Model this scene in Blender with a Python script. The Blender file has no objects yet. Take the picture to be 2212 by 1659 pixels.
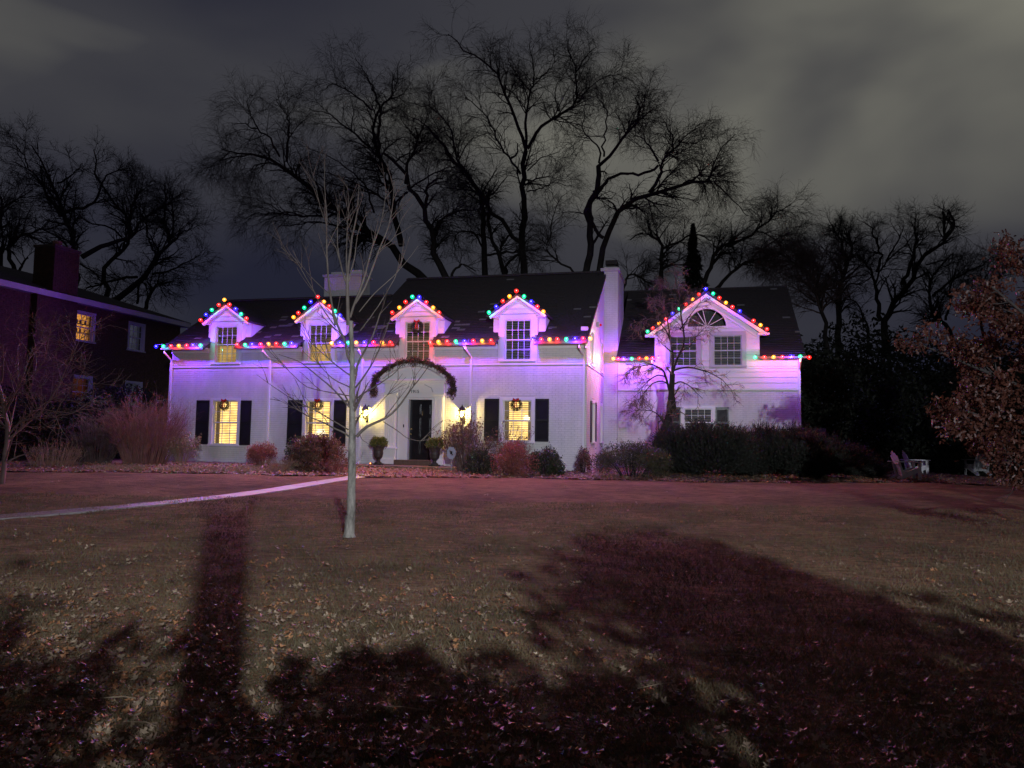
import bpy, math, random
import numpy as np
from mathutils import Vector, Matrix

rng = np.random.default_rng(7)
random.seed(7)
scene = bpy.context.scene
COL = scene.collection
R = math.radians

# ------------------------------------------------------------------ camera
EYE = (0.0, 0.0, 1.55)
cam_data = bpy.data.cameras.new('camera')
cam_data.sensor_width = 36.0
cam_data.lens = 36.0 * 1597.0 / 2212.0
cam_data.clip_start = 0.05
cam_data.clip_end = 2000
cam = bpy.data.objects.new('camera', cam_data)
COL.objects.link(cam)
pitch, roll = R(4.17), R(0.9)
cam.matrix_world = (Matrix.Translation(EYE) @ Matrix.Rotation(R(90) + pitch, 4, 'X') @ Matrix.Rotation(roll, 4, 'Z'))
scene.camera = cam

# ------------------------------------------------------------------ night sky: low cloud lit by the town
world = bpy.data.worlds.new('World')
scene.world = world
world.use_nodes = True
wt = world.node_tree
wt.nodes.clear()
def wn(kind, **kw):
    n = wt.nodes.new(kind)
    for k, v in kw.items(): setattr(n, k, v)
    return n
tc = wn('ShaderNodeTexCoord')
mp = wn('ShaderNodeMapping'); mp.inputs['Scale'].default_value = (1.5, 1.1, 3.2); mp.inputs['Rotation'].default_value = (0.25, 0.35, 0.3)
mp.inputs['Location'].default_value = (4.4, 0.15, 1.3)
n1 = wn('ShaderNodeTexNoise'); n1.inputs['Scale'].default_value = 1.15; n1.inputs['Detail'].default_value = 4.5
n1.inputs['Roughness'].default_value = 0.42; n1.inputs['Distortion'].default_value = 0.25
wt.links.new(tc.outputs['Generated'], mp.inputs['Vector']); wt.links.new(mp.outputs['Vector'], n1.inputs['Vector'])
dot = wn('ShaderNodeVectorMath', operation='DOT_PRODUCT')
g = Vector((0.25, 0.88, 0.40)).normalized()
dot.inputs[1].default_value = g
wt.links.new(tc.outputs['Generated'], dot.inputs[0])
mr = wn('ShaderNodeMapRange'); mr.inputs['From Min'].default_value = 0.80; mr.inputs['From Max'].default_value = 1.0
mr.interpolation_type = 'SMOOTHSTEP'
wt.links.new(dot.outputs['Value'], mr.inputs['Value'])
mr2 = wn('ShaderNodeMapRange'); mr2.inputs['From Min'].default_value = 0.33; mr2.inputs['From Max'].default_value = 0.68
mr2.interpolation_type = 'SMOOTHSTEP'
wt.links.new(n1.outputs['Fac'], mr2.inputs['Value'])
ma = wn('ShaderNodeMath', operation='MULTIPLY_ADD'); ma.inputs[1].default_value = 0.58
wt.links.new(mr2.outputs['Result'], ma.inputs[0])
mb_ = wn('ShaderNodeMath', operation='MULTIPLY'); mb_.inputs[1].default_value = 0.50
wt.links.new(mr.outputs['Result'], mb_.inputs[0]); wt.links.new(mb_.outputs[0], ma.inputs[2])
cr = wn('ShaderNodeValToRGB')
cr.color_ramp.elements[0].position = 0.0; cr.color_ramp.elements[0].color = (0.015, 0.016, 0.031, 1)
cr.color_ramp.elements[1].position = 1.0; cr.color_ramp.elements[1].color = (0.215, 0.210, 0.170, 1)
e = cr.color_ramp.elements.new(0.50); e.color = (0.045, 0.045, 0.053, 1)
sz = wn('ShaderNodeSeparateXYZ'); wt.links.new(tc.outputs['Generated'], sz.inputs[0])
mr3 = wn('ShaderNodeMapRange'); mr3.inputs['From Min'].default_value = 0.05; mr3.inputs['From Max'].default_value = 0.36; mr3.inputs['To Min'].default_value = -0.20; mr3.inputs['To Max'].default_value = 0.02
mr3.interpolation_type = 'SMOOTHSTEP'; wt.links.new(sz.outputs['Z'], mr3.inputs['Value'])
ad = wn('ShaderNodeMath', operation='ADD'); wt.links.new(ma.outputs[0], ad.inputs[0]); wt.links.new(mr3.outputs['Result'], ad.inputs[1])
dk = wn('ShaderNodeVectorMath', operation='DOT_PRODUCT'); dk.inputs[1].default_value = Vector((0.52, 0.83, 0.20)).normalized(); wt.links.new(tc.outputs['Generated'], dk.inputs[0])
mr4 = wn('ShaderNodeMapRange'); mr4.inputs['From Min'].default_value = 0.955; mr4.inputs['From Max'].default_value = 1.0; mr4.inputs['To Min'].default_value = 0.0; mr4.inputs['To Max'].default_value = -0.34
mr4.interpolation_type = 'SMOOTHSTEP'; wt.links.new(dk.outputs['Value'], mr4.inputs['Value'])
ad2 = wn('ShaderNodeMath', operation='ADD'); wt.links.new(ad.outputs[0], ad2.inputs[0]); wt.links.new(mr4.outputs['Result'], ad2.inputs[1])
wt.links.new(ad2.outputs[0], cr.inputs['Fac'])
bg = wn('ShaderNodeBackground'); bg.inputs['Strength'].default_value = 1.0
wo = wn('ShaderNodeOutputWorld')
wt.links.new(cr.outputs['Color'], bg.inputs['Color']); wt.links.new(bg.outputs[0], wo.inputs['Surface'])

# ------------------------------------------------------------------ street lamp (the light behind the photographer)
LAMP_AT = (3.0, -8.4, 4.8)
LAMP_POWER = 14000.0

scene.view_settings.view_transform = 'Standard'
scene.view_settings.look = 'None'
scene.view_settings.gamma = 1.0
scene.view_settings.exposure = 0.0
scene.view_settings.use_curve_mapping = False
cy = scene.cycles
cy.use_denoising = True
try: cy.denoiser = 'OPENIMAGEDENOISE'
except Exception: pass
cy.max_bounces = 5; cy.diffuse_bounces = 2; cy.glossy_bounces = 2; cy.transmission_bounces = 2
cy.transparent_max_bounces = 12; cy.volume_bounces = 0
cy.sample_clamp_indirect = 4.0; cy.sample_clamp_direct = 0.0
cy.use_light_tree = True
cy.caustics_reflective = False; cy.caustics_refractive = False
cy.volume_step_rate = 4.0

# ------------------------------------------------------------------ helpers
PSI = R(13.8)
ORIGIN = Vector((2.462, 24.362, 0.0))          # right front corner of the main house
DU = Vector((math.cos(PSI), -math.sin(PSI), 0)); DV = Vector((math.sin(PSI), math.cos(PSI), 0))
def hw(u, v, z=0.0): return ORIGIN + DU * u + DV * v + Vector((0, 0, z))

def tag(o, label=None, cat=None, group=None, kind=None):
    if label: o['label'] = label
    if cat: o['category'] = cat
    if group: o['group'] = group
    if kind: o['kind'] = kind
    return o
def empty(name, loc=(0, 0, 0), rz=0.0):
    o = bpy.data.objects.new(name, None); COL.objects.link(o)
    o.location = loc; o.rotation_euler = (0, 0, rz); o.empty_display_size = 0.2
    return o
def thing(name, label, cat, loc=(0, 0, 0), rz=0.0, group=None):
    return tag(empty(name, loc, rz), label, cat, group)
def hthing(name, label, cat, u, v, z, group=None):
    return thing(name, label, cat, hw(u, v, z), -PSI, group)
def link(name, me, parent=None, kind=None, label=None):
    o = bpy.data.objects.new(name, me); COL.objects.link(o)
    if parent is not None: o.parent = parent
    if kind: o['kind'] = kind
    if label: o['label'] = label
    return o

class MB:
    def __init__(self): self.v = []; self.f = []; self.mi = []; self.m = 0
    def box(self, x0, x1, y0, y1, z0, z1):
        b = len(self.v)
        self.v += [(x0,y0,z0),(x1,y0,z0),(x1,y1,z0),(x0,y1,z0),(x0,y0,z1),(x1,y0,z1),(x1,y1,z1),(x0,y1,z1)]
        for q in ((0,3,2,1),(4,5,6,7),(0,1,5,4),(1,2,6,5),(2,3,7,6),(3,0,4,7)):
            self.f.append(tuple(b+i for i in q)); self.mi.append(self.m)
        return self
    def obox(self, c, ax, ay, az, hx, hy, hz):
        b = len(self.v); c = Vector(c); ax = Vector(ax).normalized(); ay = Vector(ay).normalized(); az = Vector(az).normalized()
        for sz in (-1, 1):
            for sx, sy in ((-1,-1),(1,-1),(1,1),(-1,1)):
                self.v.append(tuple(c + ax*hx*sx + ay*hy*sy + az*hz*sz))
        for q in ((0,3,2,1),(4,5,6,7),(0,1,5,4),(1,2,6,5),(2,3,7,6),(3,0,4,7)):
            self.f.append(tuple(b+i for i in q)); self.mi.append(self.m)
        return self
    def bar(self, a, b_, w, h, up=(0, 0, 1)):
        a = Vector(a); b_ = Vector(b_); d = (b_ - a); L = d.length; d.normalize()
        s = d.cross(Vector(up))
        if s.length < 1e-4: s = d.cross(Vector((1, 0, 0)))
        s.normalize(); t = s.cross(d)
        return self.obox((a + b_) / 2, d, s, t, L/2, w/2, h/2)
    def poly(self, pts):
        b = len(self.v); self.v += [tuple(p) for p in pts]; self.f.append(tuple(range(b, b+len(pts)))); self.mi.append(self.m); return self
    def prism(self, pts, off):
        """closed prism: polygon pts (3D) pushed by vector off"""
        b = len(self.v); n = len(pts); off = Vector(off)
        self.v += [tuple(Vector(p)) for p in pts] + [tuple(Vector(p) + off) for p in pts]
        self.f.append(tuple(range(b+n-1, b-1, -1))); self.f.append(tuple(range(b+n, b+2*n)))
        for i in range(n):
            j = (i+1) % n; self.f.append((b+i, b+j, b+n+j, b+n+i))
        self.mi += [self.m] * (n+2); return self
    def tube(self, pts, rad, s=8, cap=True):
        pts = [Vector(p) for p in pts]; n = len(pts)
        if not hasattr(rad, '__len__'): rad = [rad]*n
        b = len(self.v); prev = None
        for i, p in enumerate(pts):
            t = (pts[min(i+1, n-1)] - pts[max(i-1, 0)]).normalized()
            if prev is None:
                prev = t.cross(Vector((0.3, 0.2, 1)) if abs(t.z) < 0.9 else Vector((1, 0, 0))).normalized()
            x = (prev - t*prev.dot(t)).normalized(); prev = x; y = t.cross(x)
            for k in range(s):
                a = 2*math.pi*k/s; self.v.append(tuple(p + (x*math.cos(a) + y*math.sin(a))*rad[i]))
        for i in range(n-1):
            for k in range(s):
                k2 = (k+1) % s
                self.f.append((b+i*s+k, b+i*s+k2, b+(i+1)*s+k2, b+(i+1)*s+k)); self.mi.append(self.m)
        if cap:
            self.f.append(tuple(b+k for k in range(s-1, -1, -1))); self.mi.append(self.m)
            self.f.append(tuple(b+(n-1)*s+k for k in range(s))); self.mi.append(self.m)
        return self
    def lathe(self, c, prof, s=16):
        b = len(self.v); n = len(prof)
        for r, z in prof:
            for k in range(s):
                a = 2*math.pi*k/s; self.v.append((c[0]+r*math.cos(a), c[1]+r*math.sin(a), c[2]+z))
        for i in range(n-1):
            for k in range(s):
                k2 = (k+1) % s
                self.f.append((b+i*s+k, b+i*s+k2, b+(i+1)*s+k2, b+(i+1)*s+k)); self.mi.append(self.m)
        self.f.append(tuple(b+k for k in range(s-1, -1, -1))); self.mi.append(self.m)
        self.f.append(tuple(b+(n-1)*s+k for k in range(s))); self.mi.append(self.m)
        return self
    def mesh(self, name, mats, smooth=False):
        me = bpy.data.meshes.new(name); me.from_pydata(self.v, [], self.f)
        if not isinstance(mats, (list, tuple)): mats = [mats]
        for m in mats: me.materials.append(m)
        if len(mats) > 1: me.polygons.foreach_set('material_index', self.mi)
        if smooth: me.polygons.foreach_set('use_smooth', [True]*len(self.f))
        me.update(); return me
    def build(self, name, mats, parent=None, kind=None, label=None, smooth=False, bevel=0):
        o = link(name, self.mesh(name, mats, smooth), parent, kind, label)
        if bevel:
            m = o.modifiers.new('bevel', 'BEVEL'); m.width = bevel; m.segments = 2; m.limit_method = 'ANGLE'
        return o

def np_mesh(name, verts, faces, mats, mat_idx=None, smooth=False):
    """verts [V,3]; faces [F,k] of one size"""
    me = bpy.data.meshes.new(name); V = len(verts); F, k = faces.shape
    me.vertices.add(V); me.vertices.foreach_set('co', np.ascontiguousarray(verts, dtype=np.float32).ravel())
    me.loops.add(F*k); me.loops.foreach_set('vertex_index', np.ascontiguousarray(faces, dtype=np.int32).ravel())
    me.polygons.add(F); me.polygons.foreach_set('loop_start', np.arange(0, F*k, k, dtype=np.int32))
    if not isinstance(mats, (list, tuple)): mats = [mats]
    for m in mats: me.materials.append(m)
    if mat_idx is not None: me.polygons.foreach_set('material_index', np.ascontiguousarray(mat_idx, dtype=np.int32))
    if smooth: me.polygons.foreach_set('use_smooth', np.ones(F, dtype=bool))
    me.update(calc_edges=True); return me

def tubes(P, Rr, s):
    """P [N,K,3], Rr [N,K] -> verts, quads of open tapering tubes"""
    N, K, _ = P.shape
    T = np.gradient(P, axis=1); T /= np.linalg.norm(T, axis=2, keepdims=True) + 1e-9
    ref = np.where(np.abs(T[:, :1, 2:3]) < 0.8, np.array([0, 0, 1.0]), np.array([1.0, 0, 0]))
    ref = np.broadcast_to(ref, T.shape)
    X = np.cross(T, ref); X /= np.linalg.norm(X, axis=2, keepdims=True) + 1e-9
    Y = np.cross(T, X)
    a = np.arange(s) * 2*np.pi/s
    V = P[:, :, None, :] + Rr[:, :, None, None]*(X[:, :, None, :]*np.cos(a)[None, None, :, None] + Y[:, :, None, :]*np.sin(a)[None, None, :, None])
    idx = np.arange(N*K*s).reshape(N, K, s)
    nx = np.roll(idx, -1, axis=2)
    q = np.stack([idx[:, :-1], nx[:, :-1], nx[:, 1:], idx[:, 1:]], axis=-1).reshape(-1, 4)
    return V.reshape(-1, 3), q
def join_np(parts):
    vs, fs, o = [], [], 0
    for v, f in parts:
        vs.append(v); fs.append(f + o); o += len(v)
    return np.concatenate(vs), np.concatenate(fs)
def resample(pts, K):
    pts = np.asarray(pts, float); d = np.r_[0, np.cumsum(np.linalg.norm(np.diff(pts, axis=0), axis=1))]
    t = np.linspace(0, d[-1], K); return np.stack([np.interp(t, d, pts[:, i]) for i in range(3)], 1), d[-1]
def smooth_line(P):
    Q = P.copy(); Q[1:-1] = 0.25*P[:-2] + 0.5*P[1:-1] + 0.25*P[2:]; return Q
def grow(P, Rr, M, length, ang, K, droop=0.0, jit=0.15, rmul=0.55, rmin=0.004, tmin=0.25, up=0.0, taper=0.25, tpow=1.0, lenvar=0.5, flat=1.0, wts=None):
    """M children spread over parent polylines; returns P,R of the children"""
    N, K0, _ = P.shape
    seg = np.linalg.norm(np.diff(P, axis=1), axis=2).sum(1)
    if wts is not None: seg = seg*wts
    par = rng.choice(N, size=M, p=seg/seg.sum())
    t = tmin + (1-tmin)*rng.random(M)**tpow
    x = t*(K0-1); i = np.minimum(x.astype(int), K0-2); fr = (x-i)[:, None]
    p0 = P[par, i]*(1-fr) + P[par, i+1]*fr
    r0 = (Rr[par, i]*(1-fr[:, 0]) + Rr[par, i+1]*fr[:, 0])*rmul
    T = P[par, i+1] - P[par, i]; T /= np.linalg.norm(T, axis=1, keepdims=True) + 1e-9
    rd = rng.normal(size=(M, 3)); rd[:, 1] *= flat; rd -= T*(rd*T).sum(1, keepdims=True); rd /= np.linalg.norm(rd, axis=1, keepdims=True) + 1e-9
    a = ang*(0.6 + 0.8*rng.random(M))[:, None]
    d = T*np.cos(a) + rd*np.sin(a); d[:, 2] += up; d /= np.linalg.norm(d, axis=1, keepdims=True)
    L = length*(1 - lenvar*rng.random(M))*(1.15 - 0.5*t)
    out = np.empty((M, K, 3)); out[:, 0] = p0
    st = (L/(K-1))[:, None]
    for k in range(1, K):
        out[:, k] = out[:, k-1] + d*st
        d = d + jit*rng.normal(size=(M, 3)); d[:, 2] -= droop*(k/(K-1)) ; d /= np.linalg.norm(d, axis=1, keepdims=True)
    rr = np.maximum(r0, rmin)[:, None]*np.linspace(1, taper, K)[None, :]
    return out, np.maximum(rr, rmin*0.45)

# ------------------------------------------------------------------ materials
def mat(name, col, col2=None, rough=0.7, scale=8.0, bump=0.0, bscale=40.0, metal=0.0, detail=4.0, spec=0.35, coord='Object', stretch=None, bdist=0.01):
    m = bpy.data.materials.new(name); m.use_nodes = True; nt = m.node_tree; b = nt.nodes['Principled BSDF']
    b.inputs['Roughness'].default_value = rough; b.inputs['Metallic'].default_value = metal
    b.inputs['Specular IOR Level'].default_value = spec
    t = nt.nodes.new('ShaderNodeTexCoord'); vec = t.outputs[coord]
    if stretch:
        mp = nt.nodes.new('ShaderNodeMapping'); mp.inputs['Scale'].default_value = stretch; nt.links.new(vec, mp.inputs['Vector']); vec = mp.outputs['Vector']
    if col2 is not None:
        n = nt.nodes.new('ShaderNodeTexNoise'); n.inputs['Scale'].default_value = scale; n.inputs['Detail'].default_value = detail
        n.inputs['Roughness'].default_value = 0.65
        nt.links.new(vec, n.inputs['Vector'])
        r = nt.nodes.new('ShaderNodeValToRGB'); r.color_ramp.elements[0].position = 0.32; r.color_ramp.elements[1].position = 0.68
        r.color_ramp.elements[0].color = (*col, 1); r.color_ramp.elements[1].color = (*col2, 1)
        nt.links.new(n.outputs['Fac'], r.inputs['Fac']); nt.links.new(r.outputs['Color'], b.inputs['Base Color'])
    else: b.inputs['Base Color'].default_value = (*col, 1)
    if bump:
        n2 = nt.nodes.new('ShaderNodeTexNoise'); n2.inputs['Scale'].default_value = bscale; n2.inputs['Detail'].default_value = 4
        nt.links.new(vec, n2.inputs['Vector'])
        bp = nt.nodes.new('ShaderNodeBump'); bp.inputs['Strength'].default_value = bump; bp.inputs['Distance'].default_value = bdist
        nt.links.new(n2.outputs['Fac'], bp.inputs['Height']); nt.links.new(bp.outputs['Normal'], b.inputs['Normal'])
    return m
def leaf_mat(name, col, col2, rough=0.5, scale=3.0, spec=0.4, trans=0.25):
    m = mat(name, col, col2, rough=rough, scale=scale, spec=spec)
    nt = m.node_tree; b = nt.nodes['Principled BSDF']; out = nt.nodes['Material Output']
    tr = nt.nodes.new('ShaderNodeBsdfTranslucent'); mx = nt.nodes.new('ShaderNodeMixShader'); mx.inputs[0].default_value = trans
    src = b.inputs['Base Color'].links[0].from_socket
    nt.links.new(src, tr.inputs['Color']); nt.links.new(b.outputs[0], mx.inputs[1]); nt.links.new(tr.outputs[0], mx.inputs[2]); nt.links.new(mx.outputs[0], out.inputs['Surface'])
    return m
def emis(name, col, strength, sample=True):
    m = bpy.data.materials.new(name); m.use_nodes = True; nt = m.node_tree; nt.nodes.clear()
    e = nt.nodes.new('ShaderNodeEmission'); e.inputs['Color'].default_value = (*col, 1); e.inputs['Strength'].default_value = strength
    o = nt.nodes.new('ShaderNodeOutputMaterial'); nt.links.new(e.outputs[0], o.inputs['Surface'])
    if not sample:
        m.cycles.emission_sampling = 'NONE'
    return m
def glow_glass(name, col, strength):
    """coloured bulb glass: clear enough to let the light out, glowing in its colour"""
    m = bpy.data.materials.new(name); m.use_nodes = True; nt = m.node_tree; nt.nodes.clear()
    e = nt.nodes.new('ShaderNodeEmission'); e.inputs['Color'].default_value = (*col, 1); e.inputs['Strength'].default_value = strength
    t = nt.nodes.new('ShaderNodeBsdfTransparent'); a = nt.nodes.new('ShaderNodeAddShader')
    o = nt.nodes.new('ShaderNodeOutputMaterial')
    nt.links.new(e.outputs[0], a.inputs[0]); nt.links.new(t.outputs[0], a.inputs[1]); nt.links.new(a.outputs[0], o.inputs['Surface'])
    m.cycles.emission_sampling = 'NONE'
    return m
def glass(name, tint=(0.9, 0.93, 0.95), rough=0.03):
    m = bpy.data.materials.new(name); m.use_nodes = True; nt = m.node_tree; nt.nodes.clear()
    t = nt.nodes.new('ShaderNodeBsdfTransparent'); t.inputs['Color'].default_value = (*tint, 1)
    gsh = nt.nodes.new('ShaderNodeBsdfGlossy'); gsh.inputs['Roughness'].default_value = rough
    fr = nt.nodes.new('ShaderNodeFresnel'); fr.inputs['IOR'].default_value = 1.5
    mx = nt.nodes.new('ShaderNodeMixShader'); o = nt.nodes.new('ShaderNodeOutputMaterial')
    nt.links.new(fr.outputs[0], mx.inputs[0]); nt.links.new(t.outputs[0], mx.inputs[1]); nt.links.new(gsh.outputs[0], mx.inputs[2]); nt.links.new(mx.outputs[0], o.inputs['Surface'])
    return m

M = {}
M['white_brick'] = mat('white_painted_brick', (0.61, 0.61, 0.60), (0.76, 0.75, 0.73), rough=0.6, scale=1.7, bump=0.5, bscale=60, detail=10, stretch=(1.6, 1.6, 0.6))
M['mortar'] = mat('white_painted_mortar', (0.46, 0.46, 0.45), (0.62, 0.61, 0.60), rough=0.85, scale=3, bump=0.4, bscale=80)
M['trim'] = mat('white_trim_paint', (0.74, 0.74, 0.73), (0.80, 0.80, 0.79), rough=0.4, scale=1.5, bump=0.05, bscale=30)
M['siding'] = mat('white_siding_paint', (0.72, 0.72, 0.71), (0.79, 0.78, 0.77), rough=0.5, scale=2.0, bump=0.1, bscale=50)
M['shingle'] = mat('dark_asphalt_shingle', (0.030, 0.026, 0.028), (0.060, 0.050, 0.050), rough=0.85, scale=14, bump=0.5, bscale=150)
M['shingle_pale'] = mat('worn_pale_shingle', (0.16, 0.15, 0.16), (0.30, 0.29, 0.29), rough=0.7, scale=20, bump=0.3, bscale=150)
M['shutter'] = mat('black_shutter_paint', (0.012, 0.012, 0.014), (0.02, 0.02, 0.022), rough=0.35, scale=4)
M['door'] = mat('black_door_paint', (0.010, 0.010, 0.013), (0.018, 0.018, 0.02), rough=0.25, scale=3)
M['metal_dark'] = mat('dark_metal', (0.02, 0.02, 0.02), (0.04, 0.035, 0.03), rough=0.45, metal=0.6, scale=12)
M['brass'] = mat('brass', (0.6, 0.45, 0.2), None, rough=0.25, metal=1.0)
M['concrete'] = mat('pale_concrete', (0.16, 0.14, 0.14), (0.26, 0.24, 0.24), rough=0.5, scale=6, bump=0.4, bscale=90, coord='Object')
M['porch_stone'] = mat('brown_porch_stone', (0.16, 0.11, 0.08), (0.26, 0.19, 0.14), rough=0.8, scale=6, bump=0.4, bscale=60)
M['step_brick'] = mat('brown_step_brick', (0.09, 0.06, 0.045), (0.15, 0.10, 0.07), rough=0.8, scale=9, bump=0.4, bscale=60)
M['red_brick'] = mat('red_brown_brick', (0.050, 0.028, 0.016), (0.10, 0.055, 0.032), rough=0.85, scale=7, bump=0.4, bscale=70)
M['red_mortar'] = mat('grey_brown_mortar', (0.07, 0.05, 0.035), (0.11, 0.085, 0.06), rough=0.9, scale=6, bump=0.4, bscale=70)
M['grey_trim'] = mat('pale_grey_trim', (0.42, 0.42, 0.44), (0.52, 0.52, 0.53), rough=0.5, scale=2)
M['bark'] = mat('dark_bark', (0.018, 0.015, 0.014), (0.048, 0.040, 0.036), rough=0.9, scale=6, bump=0.8, bscale=18, stretch=(1, 1, 0.3))
M['twig'] = mat('dark_twig', (0.020, 0.016, 0.016), (0.042, 0.034, 0.032), rough=0.9, scale=3)
M['bark_pale'] = mat('smooth_grey_bark', (0.07, 0.065, 0.055), (0.31, 0.29, 0.25), rough=0.8, scale=9, bump=0.9, bscale=30, stretch=(1.5, 1.5, 0.5), detail=7)
M['twig_pale'] = mat('grey_brown_twig', (0.07, 0.052, 0.043), (0.13, 0.10, 0.085), rough=0.8, scale=4)
M['branch_pale'] = mat('grey_branch_bark', (0.075, 0.060, 0.050), (0.15, 0.125, 0.105), rough=0.75, scale=5, bump=0.4, bscale=25)
M['twig_red'] = mat('red_brown_twig', (0.16, 0.07, 0.06), (0.26, 0.13, 0.11), rough=0.7, scale=4)
M['twig_cherry'] = mat('cherry_twig', (0.09, 0.06, 0.055), (0.16, 0.11, 0.10), rough=0.7, scale=4)
M['straw'] = mat('dry_straw', (0.22, 0.16, 0.10), (0.34, 0.26, 0.18), rough=0.8, scale=4)
M['leaf_dark'] = leaf_mat('dark_evergreen_leaf', (0.030, 0.042, 0.022), (0.065, 0.075, 0.045), rough=0.38, scale=5)
M['leaf_mid'] = leaf_mat('boxwood_leaf', (0.050, 0.055, 0.030), (0.10, 0.095, 0.05), rough=0.45, scale=5)
M['leaf_bronze'] = leaf_mat('bronze_winter_leaf', (0.10, 0.055, 0.04), (0.19, 0.11, 0.075), rough=0.5, scale=4)
M['leaf_rose'] = leaf_mat('russet_shrub_leaf', (0.20, 0.065, 0.055), (0.34, 0.14, 0.11), rough=0.5, scale=4)
M['juniper'] = leaf_mat('juniper_spray', (0.016, 0.022, 0.015), (0.042, 0.046, 0.032), rough=0.6, scale=3)
M['conifer'] = leaf_mat('spruce_needles', (0.012, 0.016, 0.010), (0.026, 0.030, 0.018), rough=0.7, scale=3)
M['oak_leaf'] = leaf_mat('rusty_oak_leaf', (0.030, 0.009, 0.006), (0.085, 0.028, 0.016), rough=0.5, scale=2.5)
M['garland'] = leaf_mat('fir_garland', (0.035, 0.040, 0.020), (0.12, 0.085, 0.05), rough=0.55, scale=8)
M['urn_green'] = leaf_mat('cedar_green', (0.07, 0.10, 0.02), (0.18, 0.20, 0.06), rough=0.55, scale=12)
M['ribbon'] = mat('red_ribbon', (0.45, 0.015, 0.012), (0.6, 0.03, 0.02), rough=0.4, scale=8)
M['grass'] = leaf_mat('dormant_grass_blade', (0.050, 0.048, 0.022), (0.155, 0.115, 0.060), rough=0.6, scale=0.9, trans=0.2)
for i, (a, b_) in enumerate((((0.20, 0.085, 0.035), (0.34, 0.17, 0.08)), ((0.13, 0.085, 0.055), (0.24, 0.17, 0.12)), ((0.18, 0.13, 0.08), (0.32, 0.25, 0.17)))):
    M['litter%d' % i] = leaf_mat(('rust_leaf', 'brown_leaf', 'tan_leaf')[i], a, b_, rough=0.48, scale=14, spec=0.35, trans=0.1)
M['glass'] = glass('window_glass')
M['blind'] = mat('blind_slat', (0.5, 0.42, 0.28), None, rough=0.6)
M['chair'] = mat('white_chair_paint', (0.50, 0.50, 0.50), (0.64, 0.64, 0.64), rough=0.45, scale=5)
M['urn'] = mat('dark_cast_urn', (0.025, 0.022, 0.02), (0.06, 0.05, 0.04), rough=0.5, scale=10, bump=0.3, bscale=40)
M['soil'] = mat('dark_soil', (0.020, 0.015, 0.011), (0.045, 0.033, 0.024), rough=0.95, scale=3, bump=0.8, bscale=20, bdist=0.05)
M['mulch'] = mat('leaf_mulch', (0.07, 0.04, 0.03), (0.20, 0.12, 0.085), rough=0.85, scale=9, bump=1.0, bscale=26, bdist=0.04, detail=8)
M['fence'] = mat('weathered_board', (0.06, 0.05, 0.045), (0.11, 0.09, 0.08), rough=0.8, scale=6)
M['cord'] = mat('dark_green_cord', (0.01, 0.02, 0.01), None, rough=0.6)
M['clay'] = mat('clay_flue', (0.26, 0.13, 0.08), (0.34, 0.18, 0.12), rough=0.8, scale=8)
M['asphalt'] = mat('asphalt', (0.035, 0.035, 0.037), (0.06, 0.06, 0.062), rough=0.9, scale=20, bump=0.5, bscale=90)
M['sign'] = mat('blue_white_sign', (0.36, 0.38, 0.50), None, rough=0.35)
M['white_bulb'] = emis('warm_filament', (1.0, 0.78, 0.36), 60.0, False)

BULB = {'R': ((1.0, 0.035, 0.030), 1.0), 'Y': ((1.0, 0.36, 0.05), 0.9), 'G': ((0.03, 0.80, 0.40), 0.8), 'B': ((0.10, 0.055, 1.0), 2.1)}
BNAME = {'R': 'red', 'Y': 'amber', 'G': 'green', 'B': 'blue'}
BULB_WATT = 5.0            # light thrown all round
BULB_WATT_OUT = 155.0       # light thrown away from the gutter, where the bulb points
BM = {}
for k, (c, s) in BULB.items():
    hot = tuple(0.16 + 0.84*x for x in c)
    BM[k] = (emis(BNAME[k] + '_filament', hot, 7.0, False), glow_glass(BNAME[k] + '_bulb_glass', {'R': (1.0, 0.012, 0.008), 'Y': (1.0, 0.30, 0.01), 'G': (0.0, 0.85, 0.30), 'B': (0.015, 0.01, 1.0)}[k], {'R': 1.5, 'Y': 1.5, 'G': 1.1, 'B': 1.6}[k]))

def ground_z(x, y):
    t = np.clip((np.asarray(y, float) - 3)/17, 0, 1); z = 0.35*t*t*(3-2*t)
    return z

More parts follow.
